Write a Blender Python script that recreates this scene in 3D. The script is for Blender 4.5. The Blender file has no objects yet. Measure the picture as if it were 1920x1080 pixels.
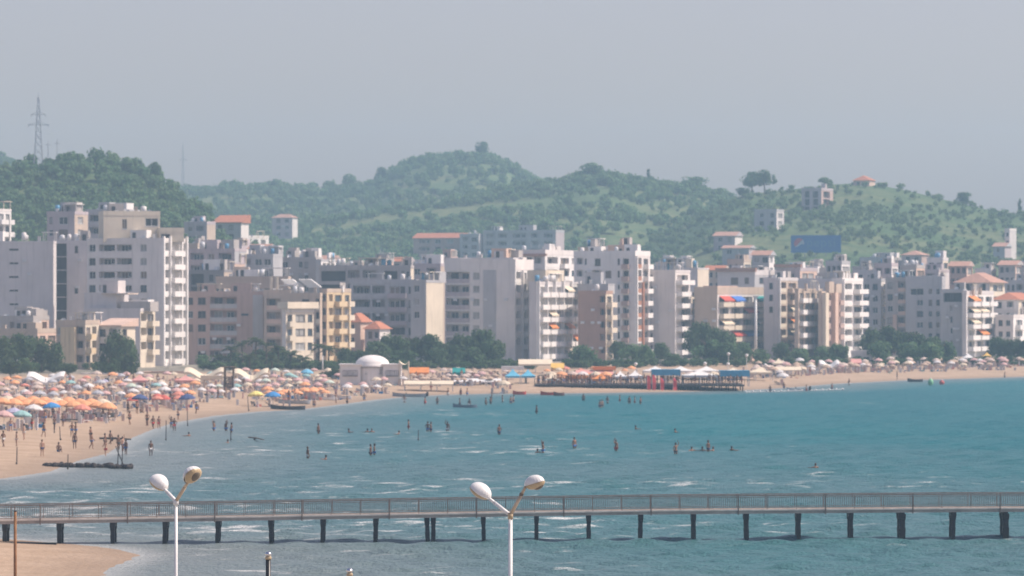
import bpy, math, random
import numpy as np
from mathutils import Vector, Matrix, noise as mnoise

R = math.radians
scene = bpy.context.scene
C = scene.collection

# ------------------------------------------------------------------ camera, sky, sun, exposure
F = 8000.0        # focal length in photo pixels (1920 wide)
HC = 16.0         # eye height above the sea (m)
YH = 560.0        # photo row of the sea horizon

cam_d = bpy.data.cameras.new("camera")
cam_d.sensor_width = 36.0
cam_d.lens = 36.0 * F / 1920.0
cam_d.shift_y = (YH - 540.0) / 1920.0
cam_d.clip_start = 1.0
cam_d.clip_end = 9000.0
cam_d.dof.use_dof = True
cam_d.dof.focus_distance = 150.0
cam_d.dof.aperture_fstop = 2.0
cam = bpy.data.objects.new("camera", cam_d)
cam.location = (0, 0, HC)
cam.rotation_euler = (R(90), 0, 0)
C.objects.link(cam)
scene.camera = cam

SUN_EL = R(50)
SUN_DIR = Vector((math.cos(SUN_EL) * 0.9982, math.cos(SUN_EL) * 0.06, math.sin(SUN_EL)))
world = bpy.data.worlds.new("World")
scene.world = world
world.use_nodes = True
wn = world.node_tree
wn.nodes.clear()
sky = wn.nodes.new("ShaderNodeTexSky")
sky.sky_type = 'NISHITA'
sky.sun_disc = False
sky.sun_elevation = SUN_EL
sky.sun_rotation = math.atan2(SUN_DIR.x, SUN_DIR.y)
sky.altitude = 0.0
sky.air_density = 1.0
sky.dust_density = 2.0
sky.ozone_density = 2.4
bg = wn.nodes.new("ShaderNodeBackground")
bg.inputs[1].default_value = 0.134
wo = wn.nodes.new("ShaderNodeOutputWorld")
tint = wn.nodes.new("ShaderNodeMix"); tint.data_type = 'RGBA'; tint.blend_type = 'MULTIPLY'; tint.inputs[0].default_value = 1.0
tint.inputs[7].default_value = (1.22, 0.94, 0.95, 1)     # the dusty, slightly lilac air of that day, the same in every direction
wn.links.new(sky.outputs[0], tint.inputs[6])
wn.links.new(tint.outputs[2], bg.inputs[0])
wn.links.new(bg.outputs[0], wo.inputs[0])

sun_d = bpy.data.lights.new("sun", 'SUN')
sun_d.energy = 5.0
sun_d.angle = R(0.6)
sun_d.color = (1.0, 0.90, 0.79)
sun = bpy.data.objects.new("sun", sun_d)
sun.rotation_euler = (-SUN_DIR).to_track_quat('-Z', 'Y').to_euler()
sun.location = (200, 0, 300)
C.objects.link(sun)

scene.view_settings.view_transform = 'Standard'
scene.view_settings.look = 'None'
scene.view_settings.exposure = 0.06
scene.view_settings.gamma = 1.0
scene.view_settings.use_curve_mapping = False
scene.cycles.max_bounces = 6
scene.cycles.diffuse_bounces = 3
scene.cycles.glossy_bounces = 2
scene.cycles.transmission_bounces = 2
scene.cycles.volume_bounces = 1
scene.cycles.transparent_max_bounces = 4
scene.cycles.use_denoising = True
scene.cycles.sample_clamp_indirect = 4.0


# ------------------------------------------------------------------ helpers
def P(px, py, Y):
    """world point seen at photo pixel (px, py) at depth Y"""
    return Vector(((px - 960.0) / F * Y, Y, HC - (py - YH) / F * Y))


def sea_pt(px, py):
    Y = HC * F / (py - YH)
    return ((px - 960.0) / F * Y, Y)


class MB:
    """collects faces for ONE mesh"""
    def __init__(self):
        self.v = []; self.f = []; self.m = []

    def quad(self, a, b, c, d, m=0):
        n = len(self.v); self.v += [tuple(a), tuple(b), tuple(c), tuple(d)]
        self.f.append((n, n + 1, n + 2, n + 3)); self.m.append(m)

    def tri(self, a, b, c, m=0):
        n = len(self.v); self.v += [tuple(a), tuple(b), tuple(c)]
        self.f.append((n, n + 1, n + 2)); self.m.append(m)

    def box(self, x0, x1, y0, y1, z0, z1, m=0, skip=""):
        n = len(self.v)
        self.v += [(x0, y0, z0), (x1, y0, z0), (x1, y1, z0), (x0, y1, z0), (x0, y0, z1), (x1, y0, z1), (x1, y1, z1), (x0, y1, z1)]
        for k, q in (("b", (0, 3, 2, 1)), ("t", (4, 5, 6, 7)), ("f", (0, 1, 5, 4)), ("r", (1, 2, 6, 5)), ("k", (2, 3, 7, 6)), ("l", (3, 0, 4, 7))):
            if k not in skip:
                self.f.append(tuple(n + i for i in q)); self.m.append(m)
        return self

    def tube(self, p0, p1, r0, r1=None, n=8, m=0, cap=True):
        r1 = r0 if r1 is None else r1
        p0 = Vector(p0); p1 = Vector(p1); d = (p1 - p0)
        if d.length < 1e-6: return self
        d.normalize()
        a = d.orthogonal().normalized(); b = d.cross(a)
        s = len(self.v)
        for p, r in ((p0, r0), (p1, r1)):
            for i in range(n):
                t = 2 * math.pi * i / n
                self.v.append(tuple(p + a * (math.cos(t) * r) + b * (math.sin(t) * r)))
        for i in range(n):
            j = (i + 1) % n
            self.f.append((s + i, s + j, s + n + j, s + n + i)); self.m.append(m)
        if cap:
            self.f.append(tuple(s + i for i in reversed(range(n)))); self.m.append(m)
            self.f.append(tuple(s + n + i for i in range(n))); self.m.append(m)
        return self

    def bar(self, p0, p1, w, h, m=0):
        p0 = Vector(p0); p1 = Vector(p1); d = (p1 - p0).normalized()
        up = Vector((0, 0, 1)) if abs(d.z) < 0.95 else Vector((1, 0, 0))
        s = d.cross(up).normalized() * (w / 2); u = s.cross(d).normalized() * (h / 2)
        n = len(self.v)
        for p in (p0, p1):
            self.v += [tuple(p - s - u), tuple(p + s - u), tuple(p + s + u), tuple(p - s + u)]
        for q in ((0, 3, 2, 1), (4, 5, 6, 7), (0, 1, 5, 4), (1, 2, 6, 5), (2, 3, 7, 6), (3, 0, 4, 7)):
            self.f.append(tuple(n + i for i in q)); self.m.append(m)
        return self

    def lathe(self, prof, n=16, c=(0, 0, 0), m=0, sx=1.0, sy=1.0):
        s = len(self.v)
        for (r, z) in prof:
            for i in range(n):
                t = 2 * math.pi * i / n
                self.v.append((c[0] + r * math.cos(t) * sx, c[1] + r * math.sin(t) * sy, c[2] + z))
        for k in range(len(prof) - 1):
            for i in range(n):
                j = (i + 1) % n
                self.f.append((s + k * n + i, s + k * n + j, s + (k + 1) * n + j, s + (k + 1) * n + i)); self.m.append(m)
        return self

    def mesh(self, name, mats, smooth=False):
        me = bpy.data.meshes.new(name)
        me.from_pydata(self.v, [], self.f)
        if not isinstance(mats, (list, tuple)): mats = [mats]
        for mm in mats: me.materials.append(mm)
        me.polygons.foreach_set("material_index", self.m)
        if smooth: me.polygons.foreach_set("use_smooth", [True] * len(self.f))
        me.update()
        return me


def ob(name, me, parent=None, loc=(0, 0, 0), rz=0.0, scale=(1, 1, 1), rot=None):
    o = bpy.data.objects.new(name, me)
    C.objects.link(o)
    o.location = loc
    o.rotation_euler = rot if rot is not None else (0, 0, rz)
    o.scale = scale
    if parent is not None: o.parent = parent
    return o


def tag(o, label=None, cat=None, group=None, kind=None):
    if label: o["label"] = label
    if cat: o["category"] = cat
    if group: o["group"] = group
    if kind: o["kind"] = kind
    return o


def np_mesh(name, V, Q, mat, smooth=False, attrs=None):
    """numpy quads/tris -> mesh. attrs: dict name -> per-vertex float array"""
    me = bpy.data.meshes.new(name)
    V = np.ascontiguousarray(V, dtype=np.float32); Q = np.ascontiguousarray(Q, dtype=np.int32)
    k = Q.shape[1]
    me.vertices.add(len(V)); me.vertices.foreach_set("co", V.ravel())
    me.loops.add(Q.size); me.loops.foreach_set("vertex_index", Q.ravel())
    me.polygons.add(len(Q)); me.polygons.foreach_set("loop_start", np.arange(0, Q.size, k, dtype=np.int32))
    if smooth: me.polygons.foreach_set("use_smooth", np.ones(len(Q), dtype=bool))
    me.update(calc_edges=True)
    for a, arr in (attrs or {}).items():
        at = me.attributes.new(a, 'FLOAT', 'POINT'); at.data.foreach_set("value", np.ascontiguousarray(arr, dtype=np.float32))
    if mat: me.materials.append(mat)
    return me


# ------------------------------------------------------------------ materials
def new_mat(name):
    m = bpy.data.materials.new(name); m.use_nodes = True
    nt = m.node_tree; nt.nodes.clear()
    out = nt.nodes.new("ShaderNodeOutputMaterial")
    b = nt.nodes.new("ShaderNodeBsdfPrincipled")
    nt.links.new(b.outputs[0], out.inputs[0])
    return m, nt, b, out


def nd(nt, t, **kw):
    n = nt.nodes.new(t)
    for k, v in kw.items(): setattr(n, k, v)
    return n


def mixcol(nt, fac, a, b):
    n = nt.nodes.new("ShaderNodeMix"); n.data_type = 'RGBA'
    for sock, val in ((n.inputs[0], fac), (n.inputs[6], a), (n.inputs[7], b)):
        if isinstance(val, (int, float)): sock.default_value = val
        elif isinstance(val, (tuple, list)): sock.default_value = (*val[:3], 1)
        else: nt.links.new(val, sock)
    return n.outputs[2]


def ramp(nt, x, lo, hi):
    n = nt.nodes.new("ShaderNodeMapRange"); n.inputs[1].default_value = lo; n.inputs[2].default_value = hi
    nt.links.new(x, n.inputs[0]); return n.outputs[0]


def math_n(nt, op, a, b=0.0):
    n = nt.nodes.new("ShaderNodeMath"); n.operation = op
    for s, v in ((n.inputs[0], a), (n.inputs[1], b)):
        if isinstance(v, (int, float)): s.default_value = v
        else: nt.links.new(v, s)
    return n.outputs[0]


def noise_n(nt, scale, detail=3.0, rough=0.55, stretch=(1, 1, 1), coord=None):
    if coord is None:
        g = nt.nodes.new("ShaderNodeNewGeometry"); coord = g.outputs["Position"]
    mp = nt.nodes.new("ShaderNodeMapping"); mp.inputs["Scale"].default_value = stretch
    nt.links.new(coord, mp.inputs[0])
    n = nt.nodes.new("ShaderNodeTexNoise"); n.inputs["Scale"].default_value = scale
    n.inputs["Detail"].default_value = detail; n.inputs["Roughness"].default_value = rough
    nt.links.new(mp.outputs[0], n.inputs["Vector"])
    return n.outputs[0]


def plain(name, col, rough=0.7, var=0.18, scale=0.6, spec=0.3, streak=0.0, metallic=0.0):
    m, nt, b, _ = new_mat(name)
    lo = tuple(c * (1 - var) for c in col); hi = tuple(min(0.95, c * (1 + var * 0.7)) for c in col)
    n = noise_n(nt, scale, 4.0)
    c = mixcol(nt, ramp(nt, n, 0.3, 0.7), lo, hi)
    if streak > 0:
        s = noise_n(nt, 1.0, 3.0, 0.6, (1.6, 1.6, 0.10))
        c = mixcol(nt, math_n(nt, 'MULTIPLY', ramp(nt, s, 0.52, 0.75), streak), c, tuple(k * 0.5 for k in col))
    nt.links.new(c, b.inputs["Base Color"])
    b.inputs["Roughness"].default_value = rough
    b.inputs["Metallic"].default_value = metallic
    b.inputs["Specular IOR Level"].default_value = spec
    return m


# ------------------------------------------------------------------ ground: shoreline, land, sea
MAIN_PX = [(-900, 935), (-400, 910), (0, 898), (50, 891), (95, 884), (122, 873), (150, 863), (205, 850), (238, 826), (290, 804), (330, 792),
           (400, 780), (480, 772), (560, 768), (620, 761), (700, 750), (760, 744), (840, 740), (930, 738), (1000, 738), (1100, 737),
           (1250, 735), (1390, 732), (1480, 727), (1560, 720), (1700, 713), (1920, 706.5), (2300, 700)]
NEAR_PX = [(-900, 990), (-400, 1000), (0, 1010), (60, 1014), (110, 1018), (180, 1024), (235, 1032), (262, 1041), (240, 1052), (205, 1066), (190, 1082),
           (180, 1160), (210, 1235), (900, 1240), (2300, 1240)]
main_poly = [sea_pt(*p) for p in MAIN_PX] + [(1700, 1000), (1700, 3600), (-1700, 3600), (-1700, sea_pt(-900, 935)[1])]
near_poly = [sea_pt(*p) for p in NEAR_PX] + [(1700, 185), (1700, -100), (-1700, -100), (-1700, 300)]


def seg_dist(X, Y, pl):
    d = np.full(X.shape, 1e9)
    for (x0, y0), (x1, y1) in zip(pl, pl[1:] + pl[:1]):
        dx, dy = x1 - x0, y1 - y0
        L = dx * dx + dy * dy + 1e-9
        t = np.clip(((X - x0) * dx + (Y - y0) * dy) / L, 0, 1)
        d = np.minimum(d, np.hypot(X - x0 - t * dx, Y - y0 - t * dy))
    return d


def inside(X, Y, pl):
    r = np.zeros(X.shape, bool)
    for (x0, y0), (x1, y1) in zip(pl, pl[1:] + pl[:1]):
        if y0 == y1: continue
        c = ((y0 > Y) != (y1 > Y)) & (X < (x1 - x0) * (Y - y0) / (y1 - y0) + x0)
        r ^= c
    return r


def shore_d(X, Y):
    X = np.asarray(X, float); Y = np.asarray(Y, float)
    out = np.full(X.shape, -1e9)
    for pl in (main_poly, near_poly):
        d = seg_dist(X, Y, pl)
        out = np.maximum(out, np.where(inside(X, Y, pl), d, -d))
    return out


def land_z(X, Y):
    d = shore_d(X, Y)
    z = np.where(d < 0, d * 0.06, np.where(d < 22, d * 0.045, 0.99 + (d - 22) * 0.013))
    z = np.clip(z, -1.6, 2.0)
    wig = 0.05 * np.sin(X * 0.9 + Y * 0.23) * np.sin(Y * 0.37 - X * 0.2) + 0.04 * np.sin(X * 1.6 - Y * 0.5)
    return z + wig * np.clip((d - 2) / 14, 0, 1)


def gz(x, y): return float(land_z(np.array([x]), np.array([y]))[0])


def gp(px, py):
    """ground point (beach) seen at a photo pixel"""
    z = 1.0
    for _ in range(12):
        Y = (HC - z) * F / (py - YH); X = (px - 960) / F * Y
        z = max(0.0, gz(X, Y))
    return Vector((X, Y, z))


def spread(a, b, step0, lo, hi, far):
    """grid lines: fine between a and b, coarse out to lo and hi"""
    mid = np.arange(a, b + step0, step0)
    left = []; s = step0; x = a
    while x > lo:
        s *= far; x -= s; left.append(max(x, lo))
    right = []; s = step0; x = mid[-1]
    while x < hi:
        s *= far; x += s; right.append(min(x, hi))
    return np.array(left[::-1] + list(mid) + right)


def grid_faces(ny, nx):
    i = np.arange((ny - 1) * (nx - 1)); r = i // (nx - 1); c = i % (nx - 1)
    a = r * nx + c
    return np.stack([a, a + 1, a + nx + 1, a + nx], 1)


gx = spread(-110, 170, 1.6, -1600, 1600, 1.35); gy = spread(180, 1000, 1.8, -55, 3250, 1.3)
GX, GY = np.meshgrid(gx, gy)
GZ = land_z(GX.ravel(), GY.ravel())
GD = shore_d(GX.ravel(), GY.ravel())

m_sand, nt, b, _ = new_mat("sand")
n1 = noise_n(nt, 0.25, 5.0); n2 = noise_n(nt, 2.2, 4.0)
c = mixcol(nt, ramp(nt, n1, 0.3, 0.7), (0.36, 0.255, 0.165), (0.48, 0.355, 0.25))
c = mixcol(nt, math_n(nt, 'MULTIPLY', ramp(nt, n2, 0.5, 0.75), 0.45), c, (0.25, 0.18, 0.12))
at = nd(nt, "ShaderNodeAttribute", attribute_name="shore")
wet = ramp(nt, at.outputs["Fac"], 7.0, 1.0)
c = mixcol(nt, math_n(nt, 'MULTIPLY', wet, 0.55), c, (0.22, 0.165, 0.12))
earth = mixcol(nt, ramp(nt, n1, 0.4, 0.6), (0.16, 0.15, 0.11), (0.30, 0.27, 0.22))
c = mixcol(nt, ramp(nt, at.outputs["Fac"], 95, 120), c, earth)
nt.links.new(c, b.inputs["Base Color"]); b.inputs["Roughness"].default_value = 0.9; b.inputs["Specular IOR Level"].default_value = 0.2
bp = nd(nt, "ShaderNodeBump"); bp.inputs["Strength"].default_value = 0.6; bp.inputs["Distance"].default_value = 0.25
nt.links.new(n2, bp.inputs["Height"]); nt.links.new(bp.outputs[0], b.inputs["Normal"])
ground = ob("ground", np_mesh("ground", np.stack([GX.ravel(), GY.ravel(), GZ], 1), grid_faces(len(gy), len(gx)), m_sand, True, {"shore": GD}))
tag(ground, "pale tan sand of the beach running back to the town", kind="structure")

# sea: real waves, a fan of rows that grow with distance
rows = np.concatenate([[-50, 60, 120], 170 * np.exp(np.arange(0, 720) * 0.00245), [1050, 1200, 1400]])
ang = np.concatenate([[-6, -3, -1.2, -0.5, -0.25], np.linspace(-0.15, 0.15, 261), [0.25, 0.5, 1.2, 3, 6]])
AN, RW = np.meshgrid(ang, rows)
SX = np.clip(AN * np.maximum(RW, 120), -1600, 1600).ravel(); SY = RW.ravel()
SD = -shore_d(SX, SY)
rng = np.random.default_rng(4)
SZ = np.zeros_like(SX)
for i in range(60):
    lam = 1.1 * (4.6 / 1.1) ** rng.random()
    th = R(250) + rng.normal(0, 0.55)          # running in towards the beach and the camera
    k = 2 * math.pi / lam
    ph = rng.random() * 6.283
    fade = np.clip(lam / (2.2 * np.maximum(SY, 100) * 0.00245) - 0.6, 0, 1)
    SZ += fade * 0.0068 * lam ** 0.8 * np.sin(k * (SX * math.cos(th) + SY * math.sin(th)) + ph)
SZ = (SZ + 0.25 * SZ * np.abs(SZ) * 4) * np.clip(SD / 14, 0.05, 1)

m_sea, nt, b, _ = new_mat("sea_water")
g = nd(nt, "ShaderNodeNewGeometry"); sep = nd(nt, "ShaderNodeSeparateXYZ"); nt.links.new(g.outputs["Position"], sep.inputs[0])
big = noise_n(nt, 0.012, 3.0, 0.5, (1, 0.45, 1)); mid = noise_n(nt, 0.05, 4.0, 0.55, (0.6, 1, 1))
at = nd(nt, "ShaderNodeAttribute", attribute_name="offshore")
deep = mixcol(nt, ramp(nt, big, 0.35, 0.65), (0.000, 0.112, 0.126), (0.002, 0.132, 0.142))
turbid = mixcol(nt, ramp(nt, mid, 0.35, 0.65), (0.075, 0.150, 0.160), (0.115, 0.172, 0.178))
tf = math_n(nt, 'ADD', math_n(nt, 'MULTIPLY', sep.outputs[0], 0.0075), math_n(nt, 'MULTIPLY', math_n(nt, 'SUBTRACT', sep.outputs[1], 300.0), 0.0022))
tf = math_n(nt, 'ADD', tf, math_n(nt, 'MULTIPLY', math_n(nt, 'SUBTRACT', big, 0.5), 1.6))
tf = math_n(nt, 'ADD', tf, math_n(nt, 'MULTIPLY', math_n(nt, 'SUBTRACT', mid, 0.5), 0.9))
c = mixcol(nt, ramp(nt, tf, -0.15, 0.75), turbid, deep)
c = mixcol(nt, math_n(nt, 'MULTIPLY', ramp(nt, at.outputs["Fac"], 26.0, 2.0), 0.6), c, (0.235, 0.235, 0.22))
# foam: torn streaks on the crests, denser close to the beach
fo = noise_n(nt, 0.42, 6.0, 0.66, (0.42, 1.0, 1.0)); fb = noise_n(nt, 0.021, 2.0, 0.5, (0.5, 1, 1))
near = ramp(nt, at.outputs["Fac"], 120.0, 5.0)
th = math_n(nt, 'SUBTRACT', 0.682, math_n(nt, 'MULTIPLY', near, 0.055))
th = math_n(nt, 'SUBTRACT', th, math_n(nt, 'MULTIPLY', ramp(nt, fb, 0.42, 0.68), 0.12))
th = math_n(nt, 'SUBTRACT', th, math_n(nt, 'MULTIPLY', ramp(nt, sep.outputs[1], 560.0, 300.0), 0.035))
th = math_n(nt, 'ADD', th, math_n(nt, 'MULTIPLY', ramp(nt, sep.outputs[0], -10.0, 50.0), 0.075))
wash = ramp(nt, at.outputs["Fac"], 2.6, 0.2)
foam = nd(nt, "ShaderNodeMapRange"); nt.links.new(fo, foam.inputs[0]); nt.links.new(th, foam.inputs[1])
nt.links.new(math_n(nt, 'ADD', th, 0.15), foam.inputs[2])
ff = math_n(nt, 'MAXIMUM', foam.outputs[0], math_n(nt, 'MULTIPLY', wash, 0.32))
c = mixcol(nt, math_n(nt, 'MULTIPLY', ff, 0.78), c, (0.78, 0.77, 0.74))
nt.links.new(c, b.inputs["Base Color"])
b.inputs["IOR"].default_value = 1.33
b.inputs["Specular IOR Level"].default_value = 0.12
nt.links.new(math_n(nt, 'ADD', math_n(nt, 'MULTIPLY', ff, 0.5), 0.32), b.inputs["Roughness"])
bh = math_n(nt, 'ADD', noise_n(nt, 0.8, 5.0, 0.65, (0.55, 1, 1)), math_n(nt, 'MULTIPLY', noise_n(nt, 3.5, 3.0), 0.35))
bp = nd(nt, "ShaderNodeBump"); bp.inputs["Strength"].default_value = 1.0; bp.inputs["Distance"].default_value = 0.5
nt.links.new(bh, bp.inputs["Height"]); nt.links.new(bp.outputs[0], b.inputs["Normal"])
sea = ob("sea_water", np_mesh("sea_water", np.stack([SX, SY, SZ], 1), grid_faces(len(rows), len(ang)), m_sea, True, {"offshore": SD}))
tag(sea, "choppy turquoise sea with scattered white foam", kind="structure")

# promenade under the lamp posts, below the picture
m_pave = plain("promenade_paving", (0.34, 0.32, 0.29), 0.8, 0.15, 1.2)
mb = MB(); mb.box(-90, 90, 40, 172, -1.5, 2.3)
tag(ob("promenade", mb.mesh("promenade", m_pave)), "paved promenade below the lamp posts", kind="structure")


# ------------------------------------------------------------------ hills
def vnoise(x, y, s, seed=0.0):
    out = np.zeros_like(x)
    for k in range(1, 6):
        a = 1.0 / k ** 0.9
        out += a * np.sin(x * s * k * 1.31 + seed * k + 1.7 * np.sin(y * s * k * 0.7 + seed)) * np.cos(y * s * k * 1.13 - seed * 2.1 * k)
    return out / 2.4


class Hill:
    def __init__(self, name, label, ridge, yr, yf, px0, px1, bump, seed, mat, power=0.85):
        self.rx = np.array([p[0] for p in ridge], float); self.ry = np.array([p[1] for p in ridge], float)
        self.yr, self.yf, self.bump, self.seed, self.power = yr, yf, bump, seed, power
        px = np.arange(px0, px1 + 1, 9.0)
        T = np.concatenate([np.linspace(0, 1, 46), [1.04, 1.1, 1.2, 1.35, 1.6]])
        PX, TT = np.meshgrid(px, T)
        Y = yf + (yr - yf) * TT
        X = (PX - 960) / F * Y
        Z = self.z(PX.ravel(), TT.ravel())
        self.o = ob(name, np_mesh(name, np.stack([X.ravel(), Y.ravel(), Z], 1), grid_faces(len(T), len(px)), mat, True))
        tag(self.o, label, kind="structure")

    def z(self, px, t):
        px = np.asarray(px, float); t = np.asarray(t, float)
        ridge = np.interp(px, self.rx, self.ry)
        zr = HC - (ridge - YH) / F * self.yr
        tc = np.clip(t, 0, 1)
        prof = np.where(tc < 1, tc ** self.power, 1.0)
        z = 1.0 + (zr - 1.0) * prof
        Y = self.yf + (self.yr - self.yf) * t; X = (px - 960) / F * Y
        z = z + self.bump * vnoise(X, Y, 0.021, self.seed) * np.sin(np.pi * np.clip(tc, 0, 1)) ** 0.7
        back = np.clip(t - 1, 0, 1)
        return np.maximum(z - back * 90 * (0.3 + back), -0.8)

    def pt(self, px, t):
        Y = self.yf + (self.yr - self.yf) * t
        return Vector(((px - 960) / F * Y, Y, float(self.z(np.array([px]), np.array([t]))[0])))

    def at(self, px, py):
        """the slope point seen at a pixel, nearest to the camera"""
        t = np.linspace(0, 1.0, 400)
        Y = self.yf + (self.yr - self.yf) * t
        sy = YH + (HC - self.z(np.full_like(t, px), t)) * F / Y
        ok = np.where(sy <= py)[0]
        k = ok[0] if len(ok) else 399
        return self.pt(px, float(t[k]))


def hill_mat(name, a, b_, c_):
    m, nt, b, _ = new_mat(name)
    n1 = noise_n(nt, 0.018, 4.0); n2 = noise_n(nt, 0.14, 5.0)
    c = mixcol(nt, ramp(nt, n1, 0.4, 0.6), a, b_)
    c = mixcol(nt, math_n(nt, 'MULTIPLY', ramp(nt, n2, 0.48, 0.62), 0.7), c, c_)
    nt.links.new(c, b.inputs["Base Color"]); b.inputs["Roughness"].default_value = 0.95; b.inputs["Specular IOR Level"].default_value = 0.1
    bp = nd(nt, "ShaderNodeBump"); bp.inputs["Strength"].default_value = 0.8; bp.inputs["Distance"].default_value = 2.0
    nt.links.new(n2, bp.inputs["Height"]); nt.links.new(bp.outputs[0], b.inputs["Normal"])
    return m


m_hill_near = hill_mat("scrub_slope", (0.08, 0.125, 0.05), (0.14, 0.16, 0.075), (0.055, 0.095, 0.04))
m_hill_scrub = hill_mat("scrubby_meadow_slope", (0.078, 0.128, 0.053), (0.138, 0.160, 0.075), (0.060, 0.108, 0.045))
m_hill_far = hill_mat("meadow_slope", (0.095, 0.142, 0.060), (0.160, 0.178, 0.083), (0.066, 0.115, 0.047))
hill_far = Hill("far_hill", "high wooded hill in the blue distance behind the town",
                [(-300, 300), (0, 298), (20, 312), (60, 345), (200, 365), (350, 362), (400, 358), (450, 352), (500, 355), (560, 358), (600, 362), (640, 355), (700, 350),
                 (720, 338), (760, 316), (800, 302), (850, 299), (900, 296), (930, 302), (960, 318), (1000, 340), (1050, 360), (1150, 380), (1300, 400), (1400, 410), (1600, 430), (2200, 450)],
                2350, 1650, -250, 2150, 4.0, 1.3, m_hill_far, 0.9)
hill_mid = Hill("wooded_ridge", "wooded ridge in the middle of the skyline",
                [(-300, 470), (350, 432), (450, 428), (600, 416), (700, 402), (800, 388), (900, 372), (950, 362), (1000, 356), (1030, 352), (1060, 346), (1100, 338), (1150, 339), (1200, 350),
                 (1250, 355), (1300, 360), (1350, 370), (1365, 376), (1400, 392), (1450, 416), (1600, 450), (2200, 480)],
                1950, 1380, -250, 2150, 4.5, 2.9, m_hill_far, 0.9)
hill_right = Hill("grassy_hill", "grassy hill with scattered houses at the right of the skyline",
                  [(600, 590), (900, 545), (1100, 490), (1200, 455), (1260, 432), (1330, 395), (1370, 374), (1400, 364), (1430, 361), (1470, 357), (1510, 352), (1560, 346), (1600, 344), (1640, 346),
                   (1700, 357), (1760, 372), (1820, 386), (1860, 395), (1900, 401), (1960, 408), (2200, 425)],
                  1720, 1270, 640, 2200, 3.0, 5.1, m_hill_scrub, 0.8)
hill_left = Hill("near_hill", "steep dark green hill behind the tower block at the left",
                 [(-300, 330), (0, 326), (30, 318), (60, 318), (130, 312), (170, 308), (210, 311), (250, 318), (272, 330), (300, 350), (330, 368), (360, 392), (400, 424),
                  (430, 446), (470, 474), (520, 520), (580, 560), (620, 575)],
                 1380, 1080, -280, 610, 2.5, 7.7, m_hill_near, 0.75)

# ------------------------------------------------------------------ foliage
def leaf_mat(name, a, b_, c_):
    m, nt, b, out = new_mat(name)
    at = nd(nt, "ShaderNodeAttribute", attribute_name="tint")
    oi = nd(nt, "ShaderNodeObjectInfo")
    n = noise_n(nt, 0.35, 3.0)
    c = mixcol(nt, ramp(nt, n, 0.35, 0.65), a, b_)
    c = mixcol(nt, math_n(nt, 'MULTIPLY', at.outputs["Fac"], 0.75), c, c_)
    hv = nd(nt, "ShaderNodeHueSaturation"); nt.links.new(c, hv.inputs["Color"])
    nt.links.new(math_n(nt, 'ADD', math_n(nt, 'MULTIPLY', oi.outputs["Random"], 0.5), 0.75), hv.inputs["Value"])
    nt.links.new(hv.outputs[0], b.inputs["Base Color"])
    b.inputs["Roughness"].default_value = 0.75; b.inputs["Specular IOR Level"].default_value = 0.2
    tr = nd(nt, "ShaderNodeBsdfTranslucent"); nt.links.new(hv.outputs[0], tr.inputs[0])
    mx = nd(nt, "ShaderNodeMixShader"); mx.inputs[0].default_value = 0.38
    nt.links.new(b.outputs[0], mx.inputs[1]); nt.links.new(tr.outputs[0], mx.inputs[2]); nt.links.new(mx.outputs[0], out.inputs[0])
    return m


m_leaf_dark = leaf_mat("pine_foliage", (0.038, 0.085, 0.034), (0.066, 0.125, 0.046), (0.105, 0.145, 0.060))
m_leaf_wood = leaf_mat("wood_foliage", (0.060, 0.140, 0.056), (0.095, 0.185, 0.072), (0.150, 0.215, 0.092))
m_leaf_scrub = leaf_mat("scrub_foliage", (0.095, 0.175, 0.072), (0.12, 0.20, 0.082), (0.16, 0.22, 0.095))
m_leaf_palm = leaf_mat("palm_foliage", (0.055, 0.080, 0.032), (0.095, 0.12, 0.045), (0.15, 0.15, 0.065))
m_bark = plain("bark", (0.14, 0.10, 0.07), 0.9, 0.3, 2.0, 0.1)


def crown_np(seed, blobs, leaves, size, flat=0.8, spread_r=0.62, blob_r=(0.26, 0.44), shape="round"):
    """unit crown (radius about 1, centre at origin): leaf quads on many lumps. returns verts, quads, tint"""
    g = np.random.default_rng(seed)
    cs = []
    for _ in range(blobs):
        v = g.normal(size=3); v /= np.linalg.norm(v)
        rr = spread_r * g.random() ** 0.45
        p = v * rr
        if shape == "umbrella": p[2] = p[2] * 0.35 + 0.15
        elif shape == "cone": p = np.array([v[0] * 0.20, v[1] * 0.20, (g.random() * 2 - 1) * 0.8])
        else: p[2] *= flat
        r = blob_r[0] + (blob_r[1] - blob_r[0]) * g.random()
        if shape == "cone": r *= 1.0 - 0.55 * (p[2] + 0.8) / 1.6
        cs.append((p, r, g.random()))
    per = leaves // blobs
    V = []; T = []
    for p, r, tint in cs:
        d = g.normal(size=(per, 3)); d /= np.linalg.norm(d, axis=1)[:, None]
        rad = r * (0.55 + 0.5 * g.random((per, 1)) ** 0.5)
        c = p + d * rad * np.array([1, 1, 0.85 if shape != "cone" else 1.25])
        nrm = d + g.normal(size=(per, 3)) * 0.4; nrm /= np.linalg.norm(nrm, axis=1)[:, None]
        u = np.cross(nrm, g.normal(size=(per, 3))); u /= np.linalg.norm(u, axis=1)[:, None] + 1e-9
        w = np.cross(nrm, u)
        s = size * (0.55 + 0.9 * g.random((per, 1)))
        k = 0.55 + 0.5 * g.random((per, 1))
        q = np.stack([c - u * s - w * s * k, c + u * s - w * s * k * 0.7, c + u * s * 0.8 + w * s * k, c - u * s * 0.9 + w * s * k], 1)
        V.append(q.reshape(-1, 3)); T.append(np.repeat(np.clip(tint * 0.8 + 0.3 * g.random(per), 0, 1), 4))
    V = np.concatenate(V); T = np.concatenate(T)
    Q = np.arange(len(V)).reshape(-1, 4)
    return V, Q, T


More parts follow.
